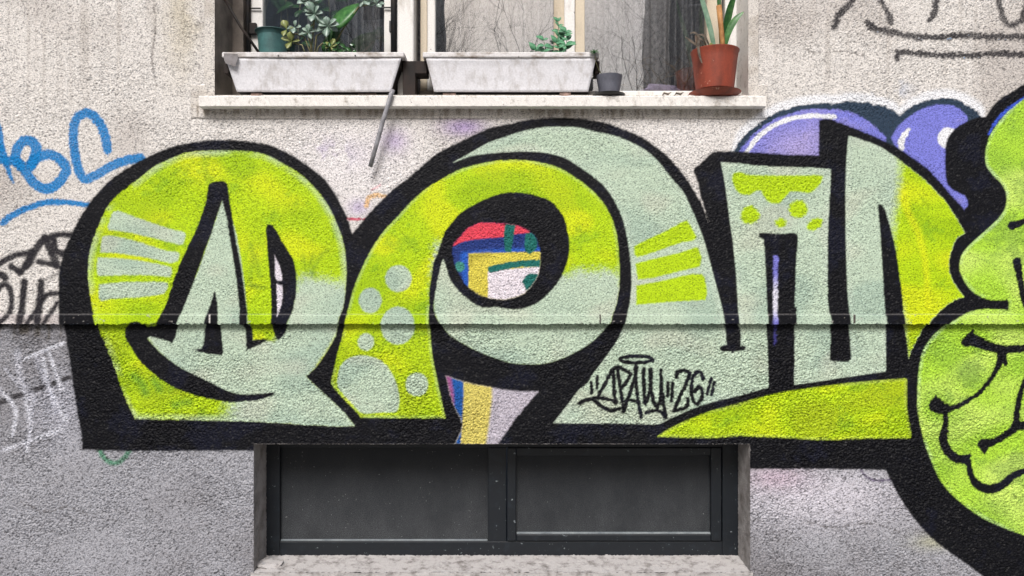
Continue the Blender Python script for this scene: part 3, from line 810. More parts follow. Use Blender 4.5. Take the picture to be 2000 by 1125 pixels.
for s_ in ([(1482.6, 455), (1502, 455), (1526, 456.5), (1553, 454.7), (1558.6, 458), (1558.6, 472), (1556, 504), (1553, 577), (1551, 632), (1550.4, 651), (1550.4, 752), (1502, 760), (1500.6, 686), (1501, 632), (1498.6, 597), (1495, 507), (1491.5, 468), (1483, 463)],
           [(1715, 403), (1717.7, 398.7), (1721, 398.7), (1726.6, 405), (1733, 421), (1742, 456), (1750.6, 494), (1756, 531), (1762, 576), (1767, 630), (1767, 642), (1775, 704), (1773, 735), (1731, 728), (1730, 642), (1731, 624), (1727, 580), (1723, 513), (1720, 465), (1717, 423)],
           [(1407, 317), (1415, 355), (1421, 398), (1425.7, 435), (1431, 471), (1434.6, 506), (1438, 542), (1441, 595), (1444, 632), (1446, 644), (1447, 676), (1452, 675), (1457, 678), (1454, 685), (1410, 686.6), (1405.5, 683), (1406, 677), (1419.7, 673), (1417, 640), (1415, 631), (1410, 597), (1394, 537), (1383, 494), (1372, 458), (1360, 428), (1350, 395), (1368, 390), (1384, 434), (1376, 405), (1366, 365), (1380, 325)],
           [(1285, 845), (1294, 826), (1331, 808), (1366, 794), (1402, 783), (1448, 772), (1503, 757), (1551, 752), (1590, 746.7), (1661, 736), (1731, 726), (1775, 728), (1771, 741), (1679, 747), (1607, 755), (1536, 765), (1483, 777), (1430, 792), (1384, 804), (1340, 822), (1304, 840), (1286, 853)]):
    poly(s_, blackfill, g_out, f=1.8)
patch = region('lettering/letter3', 'patch')
poly([(1433, 339), (1445, 335.5), (1463, 341), (1516, 342.6), (1552, 342.6), (1598, 342), (1608.7, 343.5), (1603, 358), (1594, 368), (1582, 376.5), (1561, 374.6), (1543, 375), (1534, 385), (1522, 397.5), (1504, 396), (1493, 385), (1486, 373), (1477, 373), (1463, 381), (1445, 378), (1435, 366), (1429.5, 348)], LIME, patch, f=2.6)
for s_ in (ell(1465, 420, 19, 18), ell(1525, 435.5, 11, 9), ell(1559.5, 408, 19, 18), ell(1591.5, 438, 17, 11, 16, -0.5)):
    poly(s_, LIME, region('lettering/letter3', 'spot'), f=3.2, jit=1)
streak = region('lettering/letter3', 'streak')
def streakc(sl):
    c = np.empty(mid_n[sl].shape + (3,), np.float32)
    c[:] = K(132, 132, 220)
    mixa(c, K(236, 236, 250), sstep(530, 575, VV[sl]) * sstep(632, 600, VV[sl]))
    return c
stroke([(1515.5, 503), (1515, 560), (1514.5, 597), (1514, 630)], streakc, 9, streak, f=2.2, alpha=0.95)
stroke([(1514, 634), (1514, 672)], K(96, 92, 190), 5, None, f=3, alpha=0.5)
# long lime swoosh under the last letters
sw = region('lettering', 'swoosh')
poly([(1285, 852.5), (1304, 840), (1340, 822), (1384, 804.5), (1430, 792), (1483, 777), (1536, 765), (1608, 754.7), (1679, 746.7), (1768, 739.6), (1771, 741), (1771, 791), (1778, 842), (1779, 856), (1697, 856), (1608, 859), (1536, 855), (1465, 852), (1448, 850.6), (1393, 855)], limefill(0, 1), sw, f=2.4, rim=(K(206, 226, 110), 5, 0.6))

# signature
sg = region('signature', None)
for s_, w_ in [([(1155, 747), (1155, 767)], 7), ([(1167, 735), (1166, 758)], 6), ([(1170, 771), (1184, 745), (1197, 722), (1208, 717), (1222, 724), (1232, 731), (1226, 742), (1215, 756)], 8),
               ([(1198, 726), (1199, 755), (1202, 787)], 8), ([(1206, 722), (1213, 768), (1219, 803)], 8), ([(1131, 788), (1146, 781), (1171, 777), (1203, 783)], 8), ([(1158, 780), (1176, 794), (1194, 802), (1210, 798)], 8),
               ([(1242, 712), (1242, 747), (1247, 787), (1253, 815)], 8), ([(1240, 738), (1228, 774), (1217, 803)], 8), ([(1219, 784), (1231, 781), (1247, 785)], 7),
               ([(1257, 721), (1258, 760), (1260, 789), (1270, 760), (1270.6, 722)], 8.5), ([(1270, 752), (1276, 784), (1284, 797), (1291, 776), (1291, 723)], 8), ([(1292, 756), (1297, 795), (1301, 816), (1292, 805), (1278, 802), (1262, 806)], 8),
               ([(1305, 747), (1304, 773)], 7), ([(1314, 748), (1311.5, 783)], 7), ([(1322, 738), (1322, 727), (1336, 723.5), (1348, 728), (1343, 743), (1330, 771), (1317, 802), (1336, 798), (1343, 790), (1343.5, 779)], 8),
               ([(1373.5, 739), (1368.5, 727), (1360, 727), (1352.5, 742), (1350.6, 765), (1354, 783), (1361, 790), (1370, 779), (1372, 764), (1366, 755), (1356, 765)], 8), ([(1389.6, 740), (1381, 769)], 7), ([(1395, 748), (1390, 771)], 7)]:
    stroke(s_, blackfill, w_, sg, f=1.5)
stroke(ell(1243, 702, 32, 6.5, 20), blackfill, 8, sg, f=1.5, closed=True)

# wear on the ledge: chipped paint; then its painted edge light
chip = (VV > LEDGE_T) & (VV < LEDGE_B) & (field(9, 5, 31) + 0.7 * sstep(624, 632, VV) > 2.5)
mixa(Cc, K(180, 176, 170), 0.6 * chip)
Cc[np.abs(VV - LEDGE_T) < 0.6] = Cc[np.abs(VV - LEDGE_T) < 0.6] * 0.8 + np.array(K(226, 222, 220)) * 0.2  # light caught by the top edge, painted as a paler line

for x_ in (410, 1172, 1668): Cc[(np.abs(UU - x_) < 1.6) & (VV > LEDGE_T) & (VV < LEDGE_B)] = K(214, 212, 206) if x_ == 410 else K(90, 84, 80)
# speckled grit in plaster and paint
speck = field(4.4, 2.8, 61)
wgt = np.where(RID == 0, np.where(up, 0.95, 1.25), np.where(up, 0.42, 0.75)) * np.where(smooth_zone | ((VV > LEDGE_T - 1) & (VV < LEDGE_B)), 0.25, 1.0)  # stronger below the ledge: its dimmer light is painted into the colour
Cc *= (1 - np.clip(0.34 * (speck - 0.25), 0, 0.6) * wgt)[..., None]
dark_paint = Cc.max(-1) < 0.06
Cc += (dark_paint * 0.022 * np.maximum(0, speck - 1.0))[..., None]
# relief
amp = np.where(up, 0.0016, 0.0028) * np.clip(1 + 0.36 * ampn, 0.4, 1.7)
amp = np.where(smooth_zone, 0.00022, amp)
amp = np.where((VV > LEDGE_T - 2) & (VV < LEDGE_B + 0.005), 0.00016, amp)
depth0 = np.zeros_like(UU)
depth0 = np.where(smooth_zone, -0.004, depth0)
depth0[sec == 1] = -0.004
r1_ = np.where(sec == 1)[0]
depth0[r1_[0]] = 0.003
depth0[sec == 3] = RC
r3 = np.where(sec == 2)[0]
depth0[r3[0]] = -0.004
depth0[r3[1]] = RC
g = 0.55 * np.tanh(grain) - 1.1 * np.maximum(0, pit - 0.55) ** 0.8 + 0.22 * edge_n
yy = depth0 - amp * g - 0.0012 * (big_n * 0.5 + 0.25 * mid_n) * up - 0.002 * (0.3 * mid_n) * (~up)
crack = np.exp(-((VV - 232.0 - 0.8 * mid_n) / 1.3) ** 2) * ((UU > 374) & (UU < 1498)) * 0.004
yy = yy + crack
edge_drop = field(5, 3, 33)
VVw = VV + np.where((np.abs(VV - LEDGE_B) < 0.005), 0.7 * edge_drop, 0)
XX, ZZ = (UU - 1000) * S, CZ + (562.5 - VVw) * S

# openings
def opening(x0, x1, y0, y1):
    cu = (U[:-1] + U[1:]) / 2
    cv = (V[:-1] + V[1:]) / 2
    return ((cv > y0) & (cv < y1))[:, None] & ((cu > x0) & (cu < x1))[None, :]
BX0, BX1 = 1000 + (495 - 1000) * KL, 1000 + (1465 - 1000) * KL
BY0, BY1 = 562.5 + (867 - 562.5) * KL, 562.5 + (1119 - 562.5) * KL
hole = opening(420, 1461, -1200, 186) | opening(BX0, BX1, BY0, BY1)
face_ok = (sec[:-1] == sec[1:])[:, None] & ~hole
face_id = RID[:-1, :-1].copy()
vid = np.arange(NR * NC).reshape(NR, NC)
quads = np.stack([vid[1:, :-1], vid[1:, 1:], vid[:-1, 1:], vid[:-1, :-1]], -1)
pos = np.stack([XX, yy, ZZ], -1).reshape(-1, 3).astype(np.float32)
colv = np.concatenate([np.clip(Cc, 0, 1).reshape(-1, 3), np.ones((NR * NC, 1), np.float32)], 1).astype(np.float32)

def components(M):
    """connected pieces of a boolean face grid, found run by run"""
    par, runs = [], []
    def find(a):
        while par[a] != a:
            par[a] = par[par[a]]
            a = par[a]
        return a
    prev = []
    rows = np.where(M.any(1))[0]
    last = -5
    for r in rows:
        d = np.diff(np.concatenate([[0], M[r].astype(np.int8), [0]]))
        st, en = np.where(d == 1)[0], np.where(d == -1)[0]
        cur = []
        if r != last + 1: prev = []
        for a, b in zip(st, en):
            k = len(par); par.append(k); runs.append((r, a, b)); cur.append((a, b, k))
            for (pa, pb, pk) in prev:
                if pa < b and a < pb: par[find(k)] = find(pk)
        prev, last = cur, r
    g = {}
    for k, rn in enumerate(runs): g.setdefault(find(k), []).append(rn)
    return sorted(g.values(), key=lambda q: -sum(b - a for _, a, b in q))

def clean_ids():
    for i in range(1, len(REG)):
        for comp in components((face_id == i) & ~hole):
            if sum(b - a for _, a, b in comp) < 90:
                for r, a, b in comp: face_id[r, a:b] = face_id[r, max(0, a - 1)]
clean_ids()

def pieces(name, mask, idmask, parent):
    out = []
    for comp in components(idmask & ~hole):
        m = np.zeros(mask.shape, bool)
        for r, a, b in comp: m[r, a:b] = True
        m &= mask
        if m.sum() < 12: continue
        out.append(sheet(name, m, parent))
    return out

def sheet(name, mask, parent):
    q = quads[mask]
    if len(q) == 0: return None
    used, inv = np.unique(q.reshape(-1), return_inverse=True)
    me = bpy.data.meshes.new(name)
    me.vertices.add(len(used))
    me.vertices.foreach_set('co', pos[used].reshape(-1))
    nf = len(q)
    me.loops.add(nf * 4)
    me.loops.foreach_set('vertex_index', inv.astype(np.int32).reshape(-1))
    me.polygons.add(nf)
    me.polygons.foreach_set('loop_start', np.arange(0, nf * 4, 4, dtype=np.int32))
    me.polygons.foreach_set('use_smooth', np.ones(nf, bool))
    me.update(calc_edges=True)
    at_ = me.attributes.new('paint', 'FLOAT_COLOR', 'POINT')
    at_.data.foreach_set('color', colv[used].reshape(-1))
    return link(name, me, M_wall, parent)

# ------------------------------------------------------------------ the facade
facade = empty('house_facade', (0, 0, 0))
tag(facade, 'grey rendered house wall with plinth, flat ledge and two windows behind the graffiti', 'building')
fsec = sec[:-1][:, None] * np.ones((1, NC - 1), int)
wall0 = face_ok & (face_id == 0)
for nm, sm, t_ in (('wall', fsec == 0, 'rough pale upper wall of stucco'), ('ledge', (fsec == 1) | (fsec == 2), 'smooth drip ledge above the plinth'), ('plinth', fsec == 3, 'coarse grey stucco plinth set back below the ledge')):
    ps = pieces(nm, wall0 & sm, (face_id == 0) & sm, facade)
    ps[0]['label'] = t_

roots = {}
def root(key, name, label, px, py):
    r = empty(name, P(px, py, 0))
    tag(r, label, 'graffiti')
    roots[key] = r
    return r
root('bubble', 'bubble_graffiti', 'violet bubble shapes with slate outline and white halo above the last green letter', 1650, 300)
root('lettering', 'graffiti_lettering', 'huge lime and mint green letters with thick black outlines across the wall', 900, 880)
root('figure', 'graffiti_figure', 'bright green cartoon figure with black lines cut off by the right edge', 1950, 1100)
root('oldpiece', 'old_graffiti', 'scrap of older red, blue, yellow and white paint showing inside the black ring', 970, 860)
lab = {'blue_tag': ('graffiti_tag', 'bright blue spray tag with underline left of the first green letter', 100, 400, 'stroke'),
       'left_tag': ('graffiti_tag', 'smudged black spray tag at the far left below the blue tag', 60, 630, 'stroke'),
       'right_tag': ('graffiti_tag', 'blurred black tag with two long underlines at the upper right corner', 1850, 110, 'stroke'),
       'signature': ('graffiti_signature', 'small black signature with halo and number 26 on pale green paint', 1260, 820, 'stroke')}
letters = []
late = []
for i, r in enumerate(REG):
    if r is None: continue
    key, name = r
    mask = face_ok & (face_id == i)
    idm = face_id == i
    if key in lab:
        nm, t_, px, py, pn = lab[key]
        r_ = tag(empty(nm, P(px, py, 0)), t_, 'graffiti')
        pieces(pn, mask, idm, r_)
    elif '/' in key:
        late.append((key, name, mask, idm))
    elif name == 'letter':
        letters.append(sheet(name, mask, roots[key]))
    else:
        pieces(name, mask, idm, roots[key])
ll = ['round first letter with striped left side and pointed A inside', 'second letter like a P with pale spots on its leg', 'pale green arch shaped third letter with three lime stripes', 'tall fourth letter with lime dots and black bars']
for o, t in zip(letters, ll): o['label'] = t
for key, name, mask, idm in late:
    pieces(name, mask, idm, letters[int(key[-1])])

# --- basement window with its reveals, child of the facade
YB = RC
bw = empty('window', P(980, 1084, 0.17), facade)
bw['label'] = 'dark framed basement window with dusty panes below the lettering'
YF = 0.175
def quad(name, pts, mat, parent, n=1, rough=0.0, seed=1):
    """a plane patch through four corners, cut into small faces and roughened"""
    rs = random.Random(seed)
    a, b, c, d = [Vector(p) for p in pts]
    nu = max(1, int((b - a).length / 0.006)) if rough else 1
    nv = max(1, int((d - a).length / 0.006)) if rough else 1
    nu, nv = min(nu, 330), min(nv, 60)
    nrm = (b - a).cross(d - a).normalized()
    vs_ = []
    for j in range(nv + 1):
        for i in range(nu + 1):
            s_, t_ = i / nu, j / nv
            p = a.lerp(b, s_).lerp(d.lerp(c, s_), t_)
            if rough: p = p + nrm * rs.gauss(0, rough)
            vs_.append(p)
    fs_ = [(j * (nu + 1) + i, j * (nu + 1) + i + 1, (j + 1) * (nu + 1) + i + 1, (j + 1) * (nu + 1) + i) for j in range(nv) for i in range(nu)]
    me = bpy.data.meshes.new(name)
    me.from_pydata(vs_, [], fs_)
    return link(name, me, mat, parent, True)
xl, xr = (BX0 - 1000) * S, (BX1 - 1000) * S
zt, zb = CZ + (562.5 - BY0) * S, CZ + (562.5 - BY1) * S
zi = H(1085, YF)
quad('reveal', [(xl, YB - 0.001, zt + 0.004), (xl, YB - 0.001, zb - 0.01), (xl, YF + 0.05, zb - 0.01), (xl, YF + 0.05, zt + 0.004)], M_reveal, bw, rough=0.0008, seed=2)
quad('reveal', [(xr, YB - 0.001, zb - 0.01), (xr, YB - 0.001, zt + 0.004), (xr, YF + 0.05, zt + 0.004), (xr, YF + 0.05, zb - 0.01)], M_reveal, bw, rough=0.0008, seed=3)
quad('lintel', [(xl, YB - 0.002, zt), (xr, YB - 0.002, zt), (xr, YF + 0.05, zt), (xl, YF + 0.05, zt)], M_reveal, bw, rough=0.0004, seed=4)
quad('sill', [(xl - 0.01, YB - 0.006, zb + 0.004), (xr + 0.01, YB - 0.006, zb + 0.004), (xr + 0.01, YF + 0.02, zi + 0.002), (xl - 0.01, YF + 0.02, zi + 0.002)], M_bsill, bw, rough=0.0014, seed=5)
quad('sill_face', [(xl - 0.01, YB - 0.006, zb + 0.004), (xl - 0.01, YB - 0.004, zb - 0.03), (xr + 0.01, YB - 0.004, zb - 0.03), (xr + 0.01, YB - 0.006, zb + 0.004)], M_bsill, bw, rough=0.0014, seed=6)
pbox('frame_stile', 508, 546, 860, 1086, YF, YF + 0.06, M_frame, bw)
pbox('frame_stile', 1411, 1446, 860, 1086, YF, YF + 0.06, M_frame, bw)
pbox('frame_rail', 546.3, 1410.7, 860, 874, YF + 0.002, YF + 0.06, M_frame, bw)
pbox('frame_rail', 546.3, 1410.7, 1058, 1087, YF + 0.001, YF + 0.06, M_frame, bw)
pbox('mullion', 953, 989, 874.3, 1057.6, YF + 0.003, YF + 0.06, M_frame, bw)
sash = empty('sash', P(1200, 1057, YF - 0.004), bw)
# opening sash on the right
ys = YF - 0.006
pbox('sash_stile', 990.5, 1008, 874.5, 1057, ys, ys + 0.04, M_frame, bw, 0.003)
pbox('sash_stile', 1389, 1409.5, 874.5, 1057, ys, ys + 0.04, M_frame, bw, 0.003)
pbox('sash_rail', 1008.3, 1388.7, 874.5, 890, ys + 0.001, ys + 0.04, M_frame, bw, 0.003)
pbox('sash_rail', 1008.3, 1388.7, 1044, 1057, ys + 0.001, ys + 0.04, M_frame, bw, 0.003)
bpy.data.objects.remove(sash)
pbox('glazing_bead', 548, 952, 1054.5, 1057.5, YF + 0.012, YF + 0.03, M_bead, bw, 0.001)
pbox('glazing_bead', 1009, 1388, 1040.5, 1044, YF + 0.004, YF + 0.03, M_bead, bw, 0.001)
pbox('pane', 540, 960, 870, 1060, YF + 0.022, YF + 0.028, M_dusty, bw, 0)
pbox('pane', 1004, 1394, 886, 1048, YF + 0.016, YF + 0.022, M_dusty, bw, 0)

# lumps of mortar in the sill corners
def lump(name, c, r, mat, seed, squash=(1, 1, 1)):
    rs = random.Random(seed)
    bm = bmesh.new()
    bmesh.ops.create_icosphere(bm, subdivisions=2, radius=1.0)
    for v in bm.verts:
        k = 1 + rs.uniform(-0.22, 0.22)
        v.co = Vector((v.co.x * r * squash[0] * k, v.co.y * r * squash[1] * k, v.co.z * r * squash[2] * k)) + Vector(c)
    return from_bm(name, bm, mat)
o = lump('mortar_lump', P(526, 1100, 0.09), 0.06, M_bsill, 3, (0.85, 0.9, 0.22))
tag(o, 'flat lump of mortar in the left corner of the basement sill', 'rubble')

# ------------------------------------------------------------------ upper window
uw = empty('window', P(940, 186, 0.1), facade)
uw['label'] = 'old white wooden window with several panes above the lettering'
TOP = -900
xl, xr = W(420, 0), W(1461, 0)
zs = H(187, 0)
ztop = H(-1200, 0)
quad('reveal', [(xl, -0.004, ztop), (xl, -0.004, zs - 0.02), (xl, 0.30, zs - 0.02), (xl, 0.30, ztop)], M_lining, uw)
quad('reveal', [(xr, -0.004, zs - 0.02), (xr, -0.004, ztop), (xr, 0.30, ztop), (xr, 0.30, zs - 0.02)], M_sill, uw)
# stone sill, real slab standing proud of the wall
def sill_slab():
    bm = bmesh.new()
    x0, x1 = W(388, -0.045), W(1496, -0.045)
    z1, z0 = H(186.5, -0.045), H(208.5, -0.045)
    nu = 300
    prof = [(0.30, z1 + 0.006), (-0.02, z1 + 0.001), (-0.040, z1), (-0.045, z1 - 0.004), (-0.045, (z0 + z1) / 2), (-0.045, z0 + 0.003), (-0.041, z0), (0.0, z0 + 0.001)]
    rs = random.Random(9)
    rows = []
    for i in range(nu + 1):
        x = x0 + (x1 - x0) * i / nu
        nick = 0.0015 * math.exp(-((i - 234) / 0.8) ** 2) + 0.002 * math.exp(-((i - 2) / 2.0) ** 2)
        rows.append([bm.verts.new((x, y + rs.gauss(0, 0.0005) + nick, z + rs.gauss(0, 0.0005))) for y, z in prof])
    for a, b in zip(rows, rows[1:]):
        for k in range(len(prof) - 1):
            bm.faces.new((a[k], a[k + 1], b[k + 1], b[k]))
    bm.faces.new(rows[0]); bm.faces.new(rows[-1])
    return from_bm('sill', bm, M_sill, uw)
sill_slab()
SZ = H(186.5, -0.045)             # top of the sill

# fixed frame: mullion between the bays and the inner sashes
pbox('mullion', 776, 808, TOP, 186, 0.05, 0.17, M_white, uw, 0.004)
YI = 0.20
pbox('jamb', 452, 475, TOP, 190, YI - 0.02, YI + 0.05, M_lining, uw)
pbox('sash_stile', 489, 513, TOP, 190, YI, YI + 0.04, M_white, uw, 0.003)
pbox('sash_stile', 750, 764, TOP, 190, YI, YI + 0.04, M_white, uw, 0.003)
pbox('bottom_rail', 470, 792, 150, 192, YI + 0.003, YI + 0.04, M_lining, uw, 0.003)  # darker lining colour paints in the shadowed gap under the planter
pbox('pane', 510, 753, TOP, 155, YI + 0.015, YI + 0.019, M_glass, uw, 0)
tube('bolt_rod', [P(484, -200, YI - 0.02), P(484, 130, YI - 0.02)], 0.007, M_iron, uw)
tube('bolt_rod', [P(769, -200, YI - 0.03), P(769, 130, YI - 0.03)], 0.012, M_iron, uw)
pbox('hinge', 760, 768, 40, 62, YI - 0.03, YI - 0.012, M_iron, uw, 0.002)
pbox('hinge', 486, 500, 44, 66, YI - 0.02, YI - 0.004, M_rust, uw, 0.002)
pbox('latch', 488, 509, 14.5, 17, YI - 0.012, YI - 0.006, M_iron, uw, 0.001)
pbox('latch', 745, 764, 13, 15.5, YI - 0.012, YI - 0.006, M_iron, uw, 0.001)
tube('stay_rod', [P(428, -20, 0.08), P(470, 52, 0.08), P(508, 106, 0.08)], 0.0055, M_rust, uw)
YR = 0.13
pbox('sash_stile', 821, 834, TOP, 190, YR - 0.004, YR + 0.05, M_cream, uw, 0.002)
pbox('sash_stile', 834.3, 850, TOP, 190, YR, YR + 0.05, M_white, uw, 0.003)
pbox('meeting_stile', 1082, 1102, TOP, 190, YR + 0.002, YR + 0.05, M_cream, uw, 0.002)
pbox('meeting_stile', 1102.3, 1123, TOP, 190, YR - 0.012, YR + 0.05, M_white, uw, 0.003)
pbox('meeting_stile', 1123.3, 1142, TOP, 190, YR, YR + 0.05, M_cream, uw, 0.002)
pbox('sash_stile', 1381, 1410, TOP, 190, YR, YR + 0.05, M_cream, uw, 0.003)
pbox('jamb', 1416, 1446, TOP, 190, YR + 0.02, YR + 0.06, M_white, uw, 0.003)
pbox('bottom_rail', 818, 1150, 176, 192, 0.10, YR + 0.05, M_lining, uw, 0.004)  # darker than the white part, painting shade into the gap below the planter
pbox('bottom_rail', 1150.5, 1450, 177, 192, 0.07, YR + 0.05, M_white, uw, 0.004)
pbox('pane', 848, 1085, TOP, 182, YR + 0.02, YR + 0.024, M_glass, uw, 0)
pbox('pane', 1140, 1384, TOP, 182, YR + 0.02, YR + 0.024, M_glass, uw, 0)
# dark room behind
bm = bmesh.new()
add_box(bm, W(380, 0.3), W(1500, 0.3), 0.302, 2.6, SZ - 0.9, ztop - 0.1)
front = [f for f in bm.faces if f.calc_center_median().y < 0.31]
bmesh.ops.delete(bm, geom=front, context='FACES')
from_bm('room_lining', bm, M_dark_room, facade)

# curtains
def curtain(px0, px1, y0, label, seed, waves):
    rs = random.Random(seed)
    x0, x1 = W(px0, y0), W(px1, y0)
    n = int((x1 - x0) / 0.004)
    ph = [rs.uniform(0, 6.28) for _ in range(5)]
    zt_, zb_ = H(-700, y0), H(215, y0)
    vs_, fs_ = [], []
    rows = 14
    # folds of uneven width and depth
    u_, d_, rate, dep_ = [0.0], [0.02], 1.0, 0.02
    for i in range(n):
        if i % 9 == 0:
            rate, tgt = rs.uniform(0.45, 1.7), rs.uniform(0.004, 0.042)
        dep_ += (tgt - dep_) * 0.12
        u_.append(u_[-1] + rate * waves * 2 * math.pi / n)
        d_.append(dep_)
    for j in range(rows + 1):
        t = j / rows
        for i in range(n + 1):
            x = x0 + (x1 - x0) * i / n
            y = y0 + d_[i] * math.sin(u_[i] + ph[0] + 0.4 * t) + 0.004 * math.sin(2.7 * u_[i] + ph[2] + t)
            vs_.append((x + 0.006 * math.sin(3 * t + ph[4] + u_[i] * 0.2), y, zt_ + (zb_ - zt_) * t))
    for j in range(rows):
        for i in range(n):
            a = j * (n + 1) + i
            fs_.append((a, a + n + 1, a + n + 2, a + 1))
    me = bpy.data.meshes.new('curtain')
    me.from_pydata(vs_, [], fs_)
    o = link('curtain', me, M_curtain, None, True)
    sd = o.modifiers.new('thickness', 'SOLIDIFY'); sd.thickness = 0.0015
    return tag(o, label, 'curtain', 'net curtains')
curtain(600, 790, 0.36, 'grey folded net curtain behind the pane with the big green leaf', 1, 9)
curtain(812, 1108, 0.31, 'grey folded net curtain behind the pane above the middle flower box', 2, 12)
curtain(1112, 1440, 0.31, 'grey folded net curtain behind the pane left of the terracotta pot', 3, 12)

# ------------------------------------------------------------------ things on the window sill
def planter(tx0, tx1, bx0, bx1, yf, label, seed):
    """trough with sloping ends, folded rim and rusty end plates; corners given where its front face stands"""
    rs = random.Random(seed)
    r = empty('planter_box', P((bx0 + bx1) / 2, 180, yf))
    tag(r, label, 'planter', 'white planter boxes')
    dep = 0.15
    zt_, zr, zb_ = H(103, yf), H(114, yf), H(176.5, yf)
    bm = bmesh.new()
    nu, nv = 60, 12
    grid = []
    for j in range(nv + 1):
        t = j / nv
        row = []
        for i in range(nu + 1):
            s_ = i / nu
            x = W((tx0 + (bx0 - tx0) * t) * (1 - s_) + (tx1 + (bx1 - tx1) * t) * s_, yf)
            row.append(bm.verts.new((x, yf + 0.022 * t + 0.003 * math.sin(s_ * 3.1) + rs.gauss(0, 0.0005) - (0.002 if t < 0.12 else 0), zr + (zb_ - zr) * t)))
        grid.append(row)
    for a, b in zip(grid, grid[1:]):
        for i in range(nu): bm.faces.new((a[i], b[i], b[i + 1], a[i + 1]))
    fr_ = from_bm('front_panel', bm, M_planter, r, True)
    sd = fr_.modifiers.new('thickness', 'SOLIDIFY'); sd.thickness = 0.003; sd.offset = -1
    # rest of the shell
    xa, xb = W(tx0, yf), W(tx1, yf)
    ca, cb = W(bx0, yf), W(bx1, yf)
    for (p, q, sgn) in ((xa, ca, -1), (xb, cb, 1)):
        bm = bmesh.new()
        v = [bm.verts.new(c_) for c_ in ((p, yf + 0.001, zr), (q, yf + 0.022, zb_ + 0.001), (q, yf + dep - 0.02, zb_ + 0.001), (p, yf + dep, zr))]
        bm.faces.new(v)
        e_ = from_bm('end_panel', bm, M_rust, r)
        sd = e_.modifiers.new('thickness', 'SOLIDIFY'); sd.thickness = 0.003
    bm = bmesh.new()
    v = [bm.verts.new(c_) for c_ in ((xa, yf + dep, zr), (xb, yf + dep, zr), (cb, yf + dep - 0.02, zb_), (ca, yf + dep - 0.02, zb_))]
    bm.faces.new(v)
    from_bm('back_panel', bm, M_rust, r)
    bm = bmesh.new()
    v = [bm.verts.new(c_) for c_ in ((ca, yf + 0.022, zb_), (cb, yf + 0.022, zb_), (cb, yf + dep - 0.02, zb_), (ca, yf + dep - 0.02, zb_))]
    bm.faces.new(v)
    from_bm('bottom', bm, M_rust, r)  # dark material on the underside stands in for shade below the trough
    # rim: folded strip round the top
    o_ = 0.012
    bm = bmesh.new()
    add_box(bm, xa - o_, xb + o_, yf - 0.010, yf + 0.004, zr + 0.001, zt_, 0.003)
    add_box(bm, xa - o_, xb + o_, yf + dep - 0.004, yf + dep + 0.008, zr + 0.001, zt_, 0.003)
    add_box(bm, xa - o_, xa + 0.004, yf + 0.0045, yf + dep - 0.0045, zr + 0.002, zt_ - 0.001, 0.002)
    add_box(bm, xb - 0.004, xb + o_, yf + 0.0045, yf + dep - 0.0045, zr + 0.002, zt_ - 0.001, 0.002)
    from_bm('rim', bm, M_rim, r)
    box('soil', xa + 0.005, xb - 0.005, yf + 0.006, yf + dep - 0.006, zr - 0.03, zr - 0.006, M_soil, r, 0.004)
    # dark rusty back tray that sticks out beside the trough
    for sgn, x_, full in ((-1, xa, tx0 > 600), (1, xb, tx0 < 600)):
        zl = SZ + 0.003 if (full and sgn > 0) else zr - 0.05
        w_ = 0.05 if full else 0.018
        box('end_bracket', x_ + (0.0005 if sgn > 0 else -w_), x_ + (w_ if sgn > 0 else -0.0005), yf + 0.03, yf + dep - 0.04, zl, zr - 0.0005, M_rust, r, 0.002)
    return r
YP = -0.03
p1 = planter(441, 784, 459, 762, YP, 'white painted planter box with grey tab at its left corner', 1)
p2 = planter(832, 1164, 847, 1150, YP, 'white planter box in the middle of the sill beside the small grey pot', 2)
# grey tab hooked over the corner of the first box, two screws
bm = bmesh.new()
pts = [(437, 104), (464, 105), (465, 113), (459, 130), (441, 124), (438, 118)]
va = [bm.verts.new(P(x, y, YP - 0.014)) for x, y in pts]
vb = [bm.verts.new(P(x, y, YP - 0.011)) for x, y in pts]
bm.faces.new(va); bm.faces.new(list(reversed(vb)))
for k in range(len(pts)): bm.faces.new((va[k], va[(k + 1) % len(pts)], vb[(k + 1) % len(pts)], vb[k]))
from_bm('hook_tab', bm, M_tin, p1)
for px in (544, 694):
    o = lathe('screw', 0, 0, [(0.003, 0), (0.003, 0.003), (0.001, 0.004)], M_iron, p1, 10, True, True)
    o.rotation_euler = (math.radians(90), 0, 0)
    o.location = P(px, 109, YP - 0.0105) - world_loc(p1)
# blocks under the boxes
for px0, px1, y_, t_ in ((490, 512, 0.0, 'small pale block under the left end of the first planter box'), (700, 735, 0.01, 'small block under the right end of the first planter box'),
                     (865, 890, 0.0, 'small block under the left end of the middle planter box'), (1093, 1115, -0.004, 'pinkish block under the right end of the middle planter box')):
    o = box('support_block', W(px0, y_), W(px1, y_), y_ - 0.003, y_ + 0.05, SZ + 0.002, H(177.0, YP), M_brick, None, 0.002)
    tag(o, t_, 'block', 'blocks under the planter boxes')
# grey pipe hanging over the sill edge
o = tube('hanging_pipe', [P(768, 176, -0.052), P(764, 184, -0.056), P(758, 204, -0.058), P(748, 236, -0.052), P(736, 280, -0.044), P(723, 326, -0.036)], [0.008, 0.009, 0.0085, 0.0085, 0.0085, 0.0085], M_grey_metal, None, 14)
tag(o, 'thin grey pipe hanging over the sill edge below the first planter box', 'pipe')

